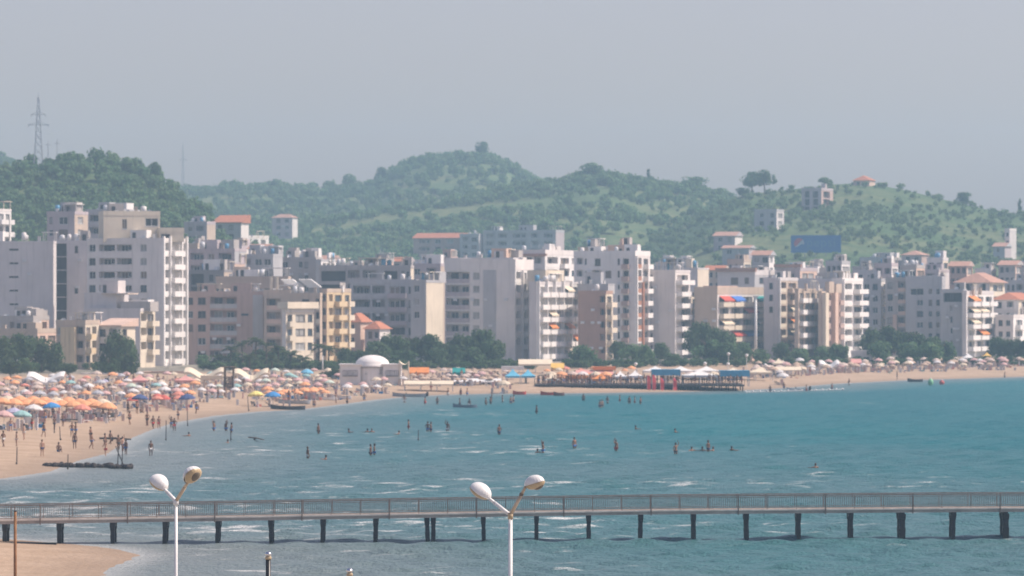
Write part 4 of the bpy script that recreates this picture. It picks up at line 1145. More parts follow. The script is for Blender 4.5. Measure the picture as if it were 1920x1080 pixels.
# ------------------------------------------------------------------ masts on the skyline
def lattice(name, label, base, h, wb, arms, cat="pylon", r=0.09):
    t = ob(name, None, None, base); tag(t, label, cat)
    mb = MB(); n = 10
    f = lambda z: wb / 2 * (1 - 0.86 * (z / h) ** 0.8)
    for sx in (-1, 1):
        for sy in (-1, 1):
            for i in range(n):
                z0, z1 = h * i / n, h * (i + 1) / n
                mb.bar((sx * f(z0), sy * f(z0), z0), (sx * f(z1), sy * f(z1), z1), r * 1.5, r * 1.5)
    for i in range(n):
        z0, z1 = h * i / n, h * (i + 1) / n
        for (ax, ay, bx, by) in ((-1, -1, 1, -1), (1, -1, -1, -1), (1, -1, 1, 1), (1, 1, 1, -1), (1, 1, -1, 1), (-1, -1, -1, 1)):
            mb.bar((ax * f(z0), ay * f(z0), z0), (bx * f(z1), by * f(z1), z1), r, r)
    ob("lattice_body", mb.mesh("lattice_body", m_metal), t)
    for z, w in arms:
        a = MB(); a.bar((-w, 0, h * z), (w, 0, h * z), .16, .16); a.bar((-w, 0, h * z), (0, 0, h * z + 1.0), .1, .1); a.bar((w, 0, h * z), (0, 0, h * z + 1.0), .1, .1)
        for sx in (-1, 1): a.tube((sx * w * .95, 0, h * z - .8), (sx * w * .95, 0, h * z), .09, n=5)
        ob("cross_arm", a.mesh("cross_arm", m_metal), t)
    ob("spike", MB().tube((0, 0, h), (0, 0, h * 1.07), .07, .03, 5).mesh("spike", m_metal), t)
    return t


p = hill_left.pt(72, 0.985); hh = HC - (182 - YH) / F * p.y - p.z
lattice("lattice_pylon", "tall lattice pylon with cross arms on the near hill at left", p, hh, 3.2, ((.62, 3.4), (.76, 2.4)))
for xx, yt, lb in ((90, 264, "thin pole mast just right of the tall lattice pylon"), (107, 261, "thin pole mast with short cross piece right of its twin by the pylon")):
    p = hill_left.pt(xx, 0.98); hh = HC - (yt - YH) / F * p.y - p.z
    t = ob("pole_mast", None, None, p); tag(t, lb, "mast")
    ob("pole", MB().tube((0, 0, -1), (0, 0, hh), .16, .10, 6).mesh("pole", m_metal), t)
    ob("cross_piece", MB().bar((-.9, 0, hh * .86), (.9, 0, hh * .86), .12, .12).mesh("cross_piece", m_metal), t)
p = hill_far.pt(343, 0.99); hh = HC - (272 - YH) / F * p.y - p.z
lattice("lattice_mast", "faint slim lattice mast on the far hill between the hills", p, hh, 1.8, ((.7, 2.2),), "mast", .07)
p = hill_right.at(1896, 440)

# ------------------------------------------------------------------ trees one can tell apart
HT = "lone trees on the hill skyline"
for hill, px, t, h, w, kind, lb in ((hill_right, 1410, .985, 11.0, 9.5, "round1", "left half of the big round twin tree on the right skyline"), (hill_right, 1434, .985, 10.6, 9.5, "round3", "right half of the big round twin tree on the right skyline"),
                                    (hill_mid, 1216, .99, 9.0, 4.6, "cone0", "dark cypress standing up from the middle ridge"), (hill_left, 290, .97, 8.0, 5.0, "round2", "dark round tree on the falling shoulder of near hill"),
                                    (hill_far, 905, .99, 11, 9, "round0", "tree on the very top of the far hill"), (hill_far, 716, .98, 10, 8, "round4", "tall tree at the left foot of the far summit"),
                                    (hill_far, 654, .98, 10, 9, "round3", "round tree on the far skyline left of the summit"), (hill_far, 512, .98, 8, 9, "round1", "broad tree on the far skyline above the lone pink roof"),
                                    (hill_far, 620, .98, 7, 8, "round2", "small tree on the far skyline beside the round one"), (hill_right, 1392, .97, 5, 6, "round0", "low bush at the left foot of the twin tree"),
                                    (hill_right, 1807, .985, 6, 8, "round4", "broad bush on the falling right skyline"), (hill_right, 1912, .985, 7, 4, "cone1", "pointed fir on the skyline at the right edge"),
                                    (hill_mid, 1110, .99, 9, 12, "round2", "broad clump on top of the middle ridge"), (hill_mid, 1302, .98, 9, 12, "round0", "broad clump on the right shoulder of middle ridge"),
                                    (hill_left, 316, .95, 6, 5, "round1", "lower dark tree right of the shoulder tree on near hill"), (hill_right, 1545, .99, 4, 5, "round3", "small bush left of the summit roof")):
    tree("skyline_tree", lb, hill.pt(px, t), h, w, kind, m_leaf_wood if "cone" not in kind else m_leaf_dark, group=HT, crown_frac=.85, seed=int(px))


def front_tree(px, ybase_dummy, ytop, wpx, kind, Y, lb, mat=None, group=None, cf=1.04):
    wpx *= 1.2; ytop -= 9
    X = (px - 960) / F * Y; z = gz(X, Y)
    h = (HC - (ytop - YH) / F * Y - z) * random.Random(px).uniform(.88, 1.08)
    return tree("seafront_tree", lb, Vector((X, Y, z)), h, wpx / F * Y, kind, mat, group=group, crown_frac=cf, seed=int(px * 3))


FT = "trees along the sea front"
row = [(8, 622, 44, "pine0", 800), (38, 618, 52, "pine1", 806), (78, 640, 56, "round2", 812), (104, 646, 40, "round0", 806), (212, 612, 52, "pine2", 800), (236, 632, 44, "pine0", 796), (205, 672, 40, "round1", 770), (240, 668, 44, "round4", 775), (128, 690, 34, "round2", 778),
       (20, 680, 40, "round4", 772), (52, 676, 36, "round1", 775), (380, 672, 26, "round0", 862), (648, 655, 34, "pine2", 858), (676, 652, 40, "pine1", 862), (705, 642, 44, "pine0", 868), (738, 628, 52, "pine2", 872), (772, 622, 56, "pine1", 874), (806, 630, 50, "pine0", 872), (840, 640, 46, "pine1", 870),
       (868, 622, 56, "pine2", 878), (900, 620, 58, "pine0", 880), (926, 636, 44, "pine1", 876), (818, 655, 40, "round3", 862), (760, 656, 44, "round0", 862), (880, 655, 46, "round1", 864), (1088, 652, 40, "round2", 890), (1106, 658, 26, "round0", 886),
       (1158, 640, 34, "pine1", 925), (1186, 646, 42, "round3", 920), (1214, 652, 36, "round1", 915), (1240, 645, 30, "pine0", 925), (1258, 664, 30, "round4", 905), (1310, 606, 52, "pine0", 945), (1340, 604, 56, "pine1", 948), (1368, 618, 48, "pine2", 945), (1325, 640, 56, "round1", 925), (1362, 646, 54, "round0", 922), (1392, 642, 34, "round3", 930),
       (1425, 660, 36, "round2", 935), (1466, 642, 34, "pine1", 950), (1500, 655, 40, "round0", 940), (1548, 652, 36, "round2", 945), (1572, 648, 40, "round4", 945), (1634, 616, 48, "pine2", 960), (1664, 612, 54, "pine0", 962), (1694, 618, 52, "pine1", 960), (1724, 616, 52, "pine2", 958), (1752, 628, 46, "pine0", 955), (1774, 640, 34, "round1", 950),
       (1650, 642, 44, "round3", 940), (1705, 645, 50, "round0", 940), (1745, 650, 44, "round2", 938), (1872, 626, 42, "pine1", 965), (1898, 632, 36, "pine2", 962), (1920, 640, 36, "pine0", 960)]
places = [(260, "left of the lower grey block"), (600, "behind the white beach canopy"), (960, "in the dark clump by the dome pavilion"), (1130, "in front of the white balconied facade"), (1275, "below the tall white tower"),
          (1400, "right of the light grey slab"), (1600, "below the pink pillars"), (1790, "in the row below grey right-hand blocks"), (2100, "at the right edge beside rounded balconies")]
seen = {}
for (px, yt, wp, kd, Y) in row:
    where = next(s for lim, s in places if px < lim)
    kindword = "dark pine" if kd.startswith("pine") else "bushy broadleaf tree"
    k = (where, kindword); seen[k] = seen.get(k, 0) + 1
    ordn = ["first", "second", "third", "fourth", "fifth", "sixth", "seventh", "eighth", "ninth", "tenth", "eleventh", "twelfth"]
    n_all = sum(1 for q in row if next(s for lim, s in places if q[0] < lim) == where and q[3].startswith("pine") == kd.startswith("pine"))
    rank = sorted(q[0] for q in row if next(s for lim, s in places if q[0] < lim) == where and q[3].startswith("pine") == kd.startswith("pine")).index(px)
    lb = (kindword + " " + where) if n_all == 1 else "%s from the left, %s %s" % (ordn[rank], kindword, where)
    front_tree(px, 0, yt, wp, kd, Y, lb, m_leaf_dark if kd.startswith("pine") else (m_leaf_wood if px > 300 else m_leaf_dark), FT)
for i, (px, yt, Y) in enumerate(((432, 650, 842), (455, 640, 850), (478, 634, 846), (500, 642, 852), (522, 650, 846), (545, 660, 842), (412, 668, 840), (468, 664, 828), (510, 668, 828), (598, 645, 850), (616, 650, 852), (568, 668, 846))):
    X = (px - 960) / F * Y; z = gz(X, Y)
    lb = ("%s palm from the left in the palm grove before the tan hotel" % ["first", "second", "third", "fourth", "fifth", "sixth", "seventh", "eighth", "ninth", "tenth"][sorted([412, 432, 455, 468, 478, 500, 510, 522, 545, 568]).index(px)]) if px < 590 else ("left palm of the pair before the yellow corner block" if px == 598 else "right palm of the pair before the yellow corner block")
    palm(lb, Vector((X, Y, z)), HC - (yt - YH) / F * Y - z - .6, "palm trees behind the beach", i)
for i, (px, yt, wp, Y) in enumerate(((440, 662, 44, 856), (480, 655, 48, 858), (520, 662, 48, 858), (552, 672, 40, 856))):
    front_tree(px, 0, yt, wp, "round%d" % (i % 5), Y, "%s dense shrub from the left behind the palm grove" % ["first", "second", "third", "fourth"][i], m_leaf_dark, FT)

# ------------------------------------------------------------------ the beach
ORD = ["first", "second", "third", "fourth", "fifth", "sixth", "seventh", "eighth", "ninth", "tenth", "eleventh", "twelfth", "thirteenth", "fourteenth", "fifteenth", "sixteenth",
       "seventeenth", "eighteenth", "nineteenth", "twentieth", "twenty-first", "twenty-second", "twenty-third", "twenty-fourth", "twenty-fifth", "twenty-sixth", "twenty-seventh", "twenty-eighth", "twenty-ninth", "thirtieth", "thirty-first", "thirty-second", "thirty-third", "thirty-fourth", "thirty-fifth", "thirty-sixth"]
m_wood = plain("weathered_wood", (0.20, 0.145, 0.10), 0.85, 0.3, 1.5, 0.2)
m_wood_d = plain("dark_wet_wood", (0.055, 0.045, 0.04), 0.8, 0.3, 1.5, 0.3)
m_pole = plain("white_pole_paint", (0.66, 0.65, 0.62), 0.45, 0.1, 2.0, 0.5)
UMB = {k: plain("umbrella_" + k, c, 0.8, 0.14, 1.2, 0.2) for k, c in (
    ("orange", (0.74, 0.36, 0.18)), ("coral", (0.66, 0.26, 0.19)), ("red", (0.56, 0.13, 0.10)), ("white", (0.66, 0.63, 0.60)), ("cream", (0.64, 0.54, 0.40)), ("pink", (0.56, 0.36, 0.33)), ("teal", (0.28, 0.46, 0.44)),
    ("palegreen", (0.52, 0.60, 0.50)), ("blue", (0.06, 0.24, 0.50)), ("navy", (0.07, 0.10, 0.22)), ("yellow", (0.78, 0.66, 0.22)), ("straw", (0.46, 0.34, 0.25)), ("sand", (0.56, 0.45, 0.38)), ("lilac", (0.42, 0.40, 0.52)), ("grey", (0.42, 0.42, 0.44)), ("skyblue", (0.16, 0.42, 0.58)))}
ME_CAN = {}; 


def canopy_mesh(col, r=1.25, thatch=False):
    k = (col, thatch)
    if k not in ME_CAN:
        mb = MB(); n = 10
        rings = [(0.02, 2.42), (r * .35, 2.30), (r * .72, 2.08), (r, 1.80)] if not thatch else [(0.03, 2.5), (r * .5, 2.22), (r * .85, 1.98), (r * 1.02, 1.78)]
        for k2 in range(3):
            for i in range(n):
                a0, a1 = 2 * math.pi * i / n, 2 * math.pi * (i + 1) / n
                p = lambda q, a: (rings[q][0] * math.cos(a), rings[q][0] * math.sin(a), rings[q][1])
                mb.quad(p(k2, a0), p(k2, a1), p(k2 + 1, a1), p(k2 + 1, a0))
        for i in range(n):                       # hanging edge
            a0, a1 = 2 * math.pi * i / n, 2 * math.pi * (i + 1) / n; am = (a0 + a1) / 2
            q = lambda a, z: (r * math.cos(a), r * math.sin(a), z)
            mb.quad(q(a0, 1.80), q(a1, 1.80), q(a1 - .04, 1.62), q(a0 + .04, 1.62))
        ME_CAN[k] = mb.mesh("canopy", UMB[col])
    return ME_CAN[k]


ME_UPOLE = MB().tube((0, 0, -0.4), (0, 0, 2.5), 0.035, n=6).mesh("pole", m_pole)
ME_UPOLE_W = MB().tube((0, 0, -0.4), (0, 0, 2.45), 0.05, n=6).mesh("pole", m_wood)
UC = []
ug = random.Random(11)


def umbrella(px, py, col, label, group="beach umbrellas", scale=1.0, parts=True, p=None, thatch=False):
    """py: photo row of the foot of the pole"""
    p = p or gp(px, py)
    t = ob("beach_umbrella", None, None, p, ug.random() * 6.28, (scale,) * 3, rot=(R(ug.uniform(-5, 5)), R(ug.uniform(-5, 5)), ug.random() * 6.28)); tag(t, label, "umbrella", group)
    ob("canopy", canopy_mesh(col, 1.25, thatch), t); ob("pole", ME_UPOLE_W if thatch else ME_UPOLE, t)
    UC.append(p); return t


# front orange row on the left sand
for i, px in enumerate((4, 26, 50, 72, 94, 116, 138, 160, 182, 200)):
    umbrella(px, 781 + i * .9 + ug.uniform(-1, 1), "orange", "%s from the left in the orange front row of umbrellas at left" % ORD[i], "orange front row of umbrellas")
for i, px in enumerate((14, 37, 60, 84, 106, 128, 150, 172, 192)):
    umbrella(px, 774 + i * .8 + ug.uniform(-1, 1), "orange" if i % 4 else "cream", "%s umbrella from the left in the row just behind the orange front row" % ORD[i], "second row behind the orange front row", .95)
for px, py, col, lb in ((98, 788, "blue", "small blue umbrella poking out of the orange front row"), (154, 792, "coral", "pink coral umbrella in front of the orange row"), (62, 794, "white", "low white umbrella in front of the orange row at left"), (6, 806, "pink", "pink umbrella nearest the camera at the left edge"), (24, 800, "lilac", "lilac umbrella beside the pink one at the left edge"), (40, 806, "teal", "teal umbrella right of the lilac one at left"),
                        (481, 762, "yellow", "yellow umbrella at the front of the middle beach"), (512, 763, "blue", "blue umbrella beside the yellow one at the front of middle beach"), (262, 770, "navy", "dark violet umbrella before the red umbrellas"),
                        (352, 769, "navy", "dark blue umbrella among the red umbrellas"), (945, 738, "cream", "cream umbrella left of the sky blue tents"), (1468, 722, "white", "white umbrella alone on the sand right of the jetty"), (575, 716, "skyblue", "sky blue umbrella high by the palm grove")):
    umbrella(px, py, col, lb, None, .95)


def zone(n, x0, x1, ya, yb, colors, weights, label, group, rows_=4, scale=(0.85, 1.05), thatch=False):
    """rows of umbrellas; ya..yb photo rows of the feet at x0 and x1 as (top, bottom) pairs"""
    made = []
    for i in range(n):
        f = (i + .5 + ug.uniform(-.3, .3)) / n * rows_; rowi = i % rows_
        px = x0 + (x1 - x0) * ((i // rows_ + .5 + ug.uniform(-.35, .35)) / math.ceil(n / rows_))
        u = (px - x0) / (x1 - x0)
        top = ya[0] + (yb[0] - ya[0]) * u; bot = ya[1] + (yb[1] - ya[1]) * u
        py = top + (bot - top) * (rowi + .5 + ug.uniform(-.25, .25)) / rows_
        c = ug.choices(colors, weights)[0]
        made.append((px, c, umbrella(px, py, c, label % c, group, ug.uniform(*scale) * ug.uniform(.62, .78), thatch=thatch or c == "straw")))
    for c in set(m_[1] for m_ in made):
        same = sorted([m_ for m_ in made if m_[1] == c], key=lambda m_: m_[0])
        for i, m_ in enumerate(same):
            m_[2]["label"] = (label % (c + " coloured" if c in ("sand",) else c)) if len(same) == 1 else ORD[i] + " " + label.replace("umbrella", "umbrella from left", 1) % c


names = {"grey": "grey"}
zone(44, -5, 236, (716, 764), (710, 758), ["white", "grey", "lilac", "pink", "teal", "orange", "sand", "coral"], [4, 3, 2, 3, 1, 2, 3, 1], "%s umbrella in the packed mixed rows behind the orange front row", "packed umbrellas at left", 4)
zone(12, 232, 372, (758, 768), (756, 766), ["red", "coral", "orange", "coral"], [3, 3, 1, 1], "%s umbrella in the red cluster at the front left of centre", "red umbrella cluster", 2)
zone(42, 232, 470, (710, 755), (708, 751), ["white", "cream", "white", "teal", "pink", "coral", "palegreen", "orange"], [5, 4, 4, 2, 2, 2, 1, 1], "%s umbrella in the pale rows behind the red cluster", "pale umbrella rows", 4)
zone(14, 496, 612, (745, 755), (742, 750), ["orange", "orange", "cream"], [4, 3, 1], "%s umbrella in the orange row left of the dome pavilion", "orange row left of the dome pavilion", 2)
zone(38, 455, 640, (702, 742), (704, 738), ["teal", "palegreen", "pink", "white", "cream", "orange", "sand"], [3, 3, 3, 3, 3, 1, 2], "%s umbrella in the soft coloured rows before the palms", "soft coloured umbrella rows", 4)
zone(9, 640, 760, (732, 742), (732, 738), ["white", "cream", "sand", "pink"], [3, 2, 2, 1], "%s umbrella on the sand below the dome pavilion", "umbrellas below the pavilion", 2)
zone(40, 770, 950, (702, 727), (700, 727), ["straw", "sand", "straw", "pink"], [4, 2, 3, 1], "%s umbrella in the straw coloured rows right of the dome pavilion", "straw umbrellas right of the pavilion", 3, (.75, .9))
zone(16, 1010, 1200, (700, 722), (698, 720), ["orange", "cream", "coral", "straw"], [4, 2, 1, 1], "%s umbrella behind the jetty crowd", "umbrellas behind the jetty", 2, (.8, .95))
zone(78, 1405, 1925, (688, 712), (680, 699), ["straw", "sand", "pink", "white", "cream"], [5, 4, 3, 2, 2], "%s umbrella in the long straw umbrella field on the right beach", "straw umbrella field on the right beach", 4, (.95, 1.15))

# sunbeds in the shade of the umbrellas
m_bed = [plain("sunbed_" + k, c, 0.7, .1) for k, c in (("white", (.66, .65, .62)), ("blue", (.16, .24, .36)), ("grey", (.30, .29, .30)))]
ME_BED = []
for mm in m_bed:
    mb = MB(); mb.box(-.32, .32, -.9, .5, .28, .34); mb.quad((-.32, .5, .34), (.32, .5, .34), (.32, 1.0, .72), (-.32, 1.0, .72)); mb.quad((-.32, .5, .28), (-.32, 1.0, .66), (.32, 1.0, .66), (.32, .5, .28))
    for sx in (-.28, .28):
        for sy in (-.8, .4): mb.box(sx - .03, sx + .03, sy - .03, sy + .03, -.1, .28)
    ME_BED.append(mb.mesh("sunbed", mm))
for i in range(110):
    p = UC[ug.randrange(len(UC))]; a = ug.random() * 6.28
    x, y = p.x + math.cos(a) * 1.3, p.y + math.sin(a) * 1.3
    tag(ob("sunbed", ME_BED[i % 3], None, (x, y, gz(x, y)), ug.uniform(-.6, .6) + 2.4), "%s low sunbed in the shade between the packed beach umbrellas" % ("white", "blue", "grey")[i % 3], "sunbed", "sunbeds under the umbrellas")


# ------------------------------------------------------------------ canopies, tents, pavilion
def canopy(label, x0, x1, ytop, yfoot, col, style="flat", depth=5.0, rise=0.8, Y=None, cat="canopy", group=None, drop=0.5, name="beach_canopy", z=None):
    p0 = gp((x0 + x1) / 2, yfoot) if Y is None else Vector(((x0 + x1) / 2 / F * Y - 960 / F * Y, Y, 0))
    Yd = p0.y; zf = gz(p0.x, Yd) if z is None else z
    w = (x1 - x0) / F * Yd; ht = HC - (ytop - YH) / F * Yd - zf
    t = ob(name, None, None, (p0.x, Yd, zf)); tag(t, label, cat, group)
    mat = col if not isinstance(col, str) else AW[col]
    mb = MB(); zt = ht; ze = ht - rise
    if style == "flat":
        mb.box(-w / 2, w / 2, 0, depth, ze, ze + .12); mb.box(-w / 2, w / 2, -.05, 0, ze - drop, ze + .16)
    elif style == "pitch":
        mb.quad((-w / 2, -.2, ze), (w / 2, -.2, ze), (w / 2, depth / 2, zt), (-w / 2, depth / 2, zt)); mb.quad((-w / 2, depth, ze), (-w / 2, depth / 2, zt), (w / 2, depth / 2, zt), (w / 2, depth, ze))
        mb.tri((w / 2, -.2, ze), (w / 2, depth, ze), (w / 2, depth / 2, zt)); mb.tri((-w / 2, -.2, ze), (-w / 2, depth / 2, zt), (-w / 2, depth, ze)); mb.quad((-w / 2, -.2, ze), (-w / 2, -.2, ze - drop), (w / 2, -.2, ze - drop), (w / 2, -.2, ze))
    elif style == "peak":
        n = max(1, round(w / 4.5)); k = w / n
        for i in range(n):
            a, b = -w / 2 + i * k, -w / 2 + (i + 1) * k; m_ = (a + b) / 2
            st = [0, .3, .6, 1.0]; zz = lambda f: ze + rise * (1 - f) ** 1.6
            for q in range(3):
                f0, f1 = st[q], st[q + 1]
                cx = lambda s, f: (m_ + s * k / 2 * f); cy = lambda s, f: depth / 2 + s * depth / 2 * f
                for (s0, s1) in (((-1, -1), (1, -1)), ((1, -1), (1, 1)), ((1, 1), (-1, 1)), ((-1, 1), (-1, -1))):
                    mb.quad((cx(s0[0], f1), cy(s0[1], f1), zz(f1)), (cx(s1[0], f1), cy(s1[1], f1), zz(f1)), (cx(s1[0], f0 + .02), cy(s1[1], f0 + .02), zz(f0)), (cx(s0[0], f0 + .02), cy(s0[1], f0 + .02), zz(f0)))
            mb.quad((a, 0, ze), (b, 0, ze), (b, 0, ze - .35), (a, 0, ze - .35))
    elif style == "slope":
        n = 10
        for i in range(n):
            u0, u1 = i / n, (i + 1) / n; f = lambda u: zt - 1.3 * u ** 1.2
            x_0, x_1 = -w / 2 + w * u0, -w / 2 + w * u1
            mb.quad((x_0, 0, f(u0)), (x_1, 0, f(u1)), (x_1, depth, f(u1) + .5), (x_0, depth, f(u0) + .5)); mb.quad((x_0, 0, f(u0)), (x_0, 0, f(u0) - .95), (x_1, 0, f(u1) - .95), (x_1, 0, f(u1)))
        ze = zt - 2.0
    else:  # sagging cloth between masts
        n = 24
        for i in range(n):
            u0, u1 = i / n, (i + 1) / n
            f = lambda u: ze + rise * (0.5 + 0.5 * math.cos(u * 2 * math.pi * max(1, round(w / 9)))) * .8 + .2 * math.sin(u * 9)
            x_0, x_1 = -w / 2 + w * u0, -w / 2 + w * u1
            mb.quad((x_0, -.3, f(u0) - .5), (x_1, -.3, f(u1) - .5), (x_1, depth * .5, f(u1) + .25), (x_0, depth * .5, f(u0) + .25)); mb.quad((x_0, depth * .5, f(u0) + .25), (x_1, depth * .5, f(u1) + .25), (x_1, depth, f(u1) - .4), (x_0, depth, f(u0) - .4))
            mb.quad((x_0, -.3, f(u0) - .5), (x_0, -.3, f(u0) - .9), (x_1, -.3, f(u1) - .9), (x_1, -.3, f(u1) - .5))
    ob("cloth", mb.mesh("cloth", mat), t)
    n = max(2, round(w / 3.2) + 1)
    for i in range(n):
        x = -w / 2 + .12 + (w - .24) * i / (n - 1)
        for y in (.05, depth - .1): ob("post", unit_post(), t, (x, y, -.4), 0, (1, 1, ze + .42))
    return t


_up = []


def unit_post():
    if not _up: _up.append(MB().box(-.06, .06, -.06, .06, 0, 1).mesh("post", m_pole))
    return _up[0]


# long beach bar under the white tower and the cloth roofs beside it
b = Bld("beach_bar", "low terracotta beach bar at the foot of the white tower", 262, 350, 362, 697, 800, 14, None, 2.7, "peach", "pinkbrown", cat="beach bar", seed=201, front=[(270, 284, "log", {}), (292, 306, "open", {"z": (0, .8)}), (318, 340, "log", {})], clutter=1)
canopy("long wavy cream cloth roof left of the lifeguard tower", 345, 420, 690, 718, "cream", "sag", 6, 1.2)
canopy("wavy cream cloth roof right of the lifeguard tower", 438, 502, 692, 722, "cream", "sag", 6, 1.2)
canopy("straight cream shade roof just left of the lifeguard tower", 376, 418, 703, 731, "cream", "flat", 4, .25)
canopy("small white awning roof among the left trees", 50, 120, 699, 722, "white", "sag", 5, .9)
canopy("red white shade cloth right of the left trees", 243, 276, 703, 728, "pink", "peak", 4, .9)
canopy("coral shade cloth before the beach bar", 326, 366, 704, 730, "pink", "peak", 4, .8)
canopy("orange striped awning right of the dome pavilion", 767, 804, 689, 712, "orange", "pitch", 4, .9)
canopy("pale green awning on the terrace right of the orange striped one", 848, 872, 690, 708, "green", "pitch", 4, .8)
canopy("long cream shade roof on the sand right of the dome pavilion", 757, 850, 714, 738, "cream", "pitch", 4, .55, drop=.22)
canopy("long white shade roof continuing to the sky blue tents", 851, 940, 710, 732, "white", "pitch", 4, .5, drop=.2)
canopy("white terrace canopy behind the sky blue tents", 940, 982, 686, 712, "white", "flat", 5, .25)
canopy("left sky blue peaked tent above the jetty end", 947, 976, 692, 722, "skyblue", "peak", 5, 1.2)
canopy("right sky blue peaked tent above the jetty end", 976, 1004, 693, 722, "skyblue", "peak", 5, 1.1)
canopy("broad cream roof below the white balconied facade", 972, 1036, 674, 700, "cream", "pitch", 7, .9, drop=.3)
canopy("yellow awning below the white balconied facade", 1033, 1058, 681, 703, "yellow", "pitch", 5, .9)
canopy("orange awning at the foot of the reddish brown wall", 1112, 1155, 686, 707, "orange", "flat", 5, .3)
canopy("long orange shade roof behind the jetty", 1046, 1110, 700, 722, "orange", "pitch", 4, .7)
canopy("cream roof on the shore left of the straw umbrella field", 1454, 1503, 688, 706, "cream", "pitch", 5, .6, drop=.2)
canopy("small cream tent roof under the right-hand trees", 1449, 1473, 672, 694, "cream", "peak", 4, 1.0)
canopy("long white tent roof under the trees of pink pillars", 1537, 1574, 677, 694, "white", "sag", 5, .8)
canopy("peach awning right of the long white tent roof", 1596, 1616, 673, 692, "pink", "pitch", 4, .8)
canopy("white awning at the foot of the rounded balconies", 1806, 1828, 663, 684, "white", "peak", 4, .9)
canopy("yellow awning beside the white one below rounded balconies", 1844, 1860, 660, 682, "yellow", "peak", 4, .9)
b = Bld("kiosk", "low white kiosk building before the right-hand tree row", 1596, 1636, 1642, 657, 940, 10, None, 2.6, "offwhite", cat="kiosk", seed=203, front=[(1602, 1612, "win", {}), (1618, 1630, "wide", {})])
b = Bld("kiosk", "small yellowish kiosk with a flat roof at the foot of light grey slab", 1236, 1250, 1254, 675, 905, 14, None, 2.6, "cream", cat="kiosk", seed=204, front=[(1240, 1247, "wide", {})])
b = Bld("kiosk", "long grey low building with pale columns below the facade by the reddish wall", 1066, 1108, 1112, 672, 905, 8, None, 2.9, "offwhite", cat="kiosk", seed=205, front=cols(1068, 1106, 5, "open", .5, z=(0, .85)))
b = Bld("kiosk", "mauve terrace building with steps right of the dark clump", 1372, 1410, 1416, 655, 940, 12, None, 2.8, "pinkbrown", "peach", cat="kiosk", seed=206, front=[(1378, 1404, "log", {})])
b = Bld("terrace", "low pale restaurant terrace with dark openings under the lower grey block", 152, 205, 212, 700, 790, 12, None, 2.6, "offwhite", cat="restaurant", seed=207, front=[(172, 202, "open", {"z": (0, .8)})])

# pavilion with the shallow dome
p = gp(700, 722); Yd = p.y; s = Yd / F
t = ob("dome_pavilion", None, None, p); tag(t, "white beach pavilion with a shallow dome and flat wings", "pavilion")
zz = lambda py: HC - (py - YH) / F * Yd - p.z
xx = lambda px: (px - 700) * s
ob("hall", MB().lathe([(2.6, -.5), (2.6, zz(690)), (2.35, zz(689)), (2.35, zz(687)), (0.1, zz(687))], 24, (xx(697), 3.0, 0), 0).mesh("hall", W["white"]), t)
prof = [(xx(730) - xx(697), zz(688)), (xx(730) - xx(697) + .05, zz(685))] + [((xx(729) - xx(697)) * math.cos(a), zz(684) + (zz(666) - zz(684)) * math.sin(a)) for a in [k * math.pi / 2 / 9 for k in range(10)]]
ob("dome", MB().lathe(prof, 28, (xx(697), 3.0, 0)).mesh("dome", W["white"], True), t)
for i, (a, b_) in enumerate(((637, 676), (718, 752))):
    wbox = ob("wing", MB().box(xx(a), xx(b_), .6, 5, -.5, zz(685)).mesh("wing", W["white"]), t)
    ob("cornice", MB().box(xx(a) - .2, xx(b_) + .2, .35, 5.2, zz(685), zz(682.5)).mesh("cornice", W["white"]), wbox)
    for q in range(3):
        x = xx(a) + .5 + q * (xx(b_) - xx(a) - 1.4) / 2.4
        o = ob("window", ME_WIN[1], wbox, (x, .50, zz(705)), 0, (.75, 1, .95)); 
for q, px in enumerate((684, 710)):
    ob("window", ME_WIN[1], t, (xx(px), .72, zz(701)), 0, (.5, 1, .7))
mb = MB()
for k in range(8):
    u0, u1 = k / 8, (k + 1) / 8; f = lambda u: zz(684) + (zz(677) - zz(684)) * (2 * u - 1) ** 2
    mb.quad((xx(748) + (xx(768) - xx(748)) * u0, .2, f(u0)), (xx(748) + (xx(768) - xx(748)) * u1, .2, f(u1)), (xx(748) + (xx(768) - xx(748)) * u1, 4, f(u1) + .1), (xx(748) + (xx(768) - xx(748)) * u0, 4, f(u0) + .1))
ob("sail", mb.mesh("sail", AW["cream"]), t)
for px in (749, 766): ob("post", MB().tube((xx(px), .3, -.4), (xx(px), .3, zz(677)), .12, n=6).mesh("post", W["cream"]), t)
o = ob("hedge", None, None, gp(622, 710)); tag(o, "dark clipped hedge left of the dome pavilion", "hedge")
ob("foliage", crown_mesh("round1", m_leaf_dark), o, (0, 1, 1.0), 0, (2.6, 1.2, 1.6)); ob("foliage", crown_mesh("round3", m_leaf_dark), o, (2.6, 1, 1.0), 1, (1.9, 1.2, 1.6))

# lifeguard tower
p = gp(429, 742); Yd = p.y; s = Yd / F
t = ob("lifeguard_tower", None, None, p); tag(t, "tall wooden lifeguard tower with a dark slatted front", "lifeguard tower")
zz = lambda py: HC - (py - YH) / F * Yd - p.z
for px, y in ((421, 0), (437, 0), (421, 1.6), (437, 1.6)): ob("post", MB().box((px - 429) * s - .12, (px - 429) * s + .12, y - .1, y + .1, -.5, zz(689)).mesh("post", m_wood), t)
for k in range(9): ob("slat", MB().box(-.72, .72, -.16, -.105, zz(731) + k * .235, zz(731) + k * .235 + .17).mesh("slat", m_wood_d), t)
ob("platform", MB().box(-.85, .85, -.2, 1.8, zz(708), zz(708) + .12).mesh("platform", m_wood), t)
ob("roof", MB().box(-1.0, 1.0, -.5, 2.0, zz(689), zz(689) + .12).mesh("roof", m_wood), t)
ob("ladder", MB().bar((.95, -.4, -.3), (.75, 0, zz(700)), .1, .1).mesh("ladder", m_pole), t)

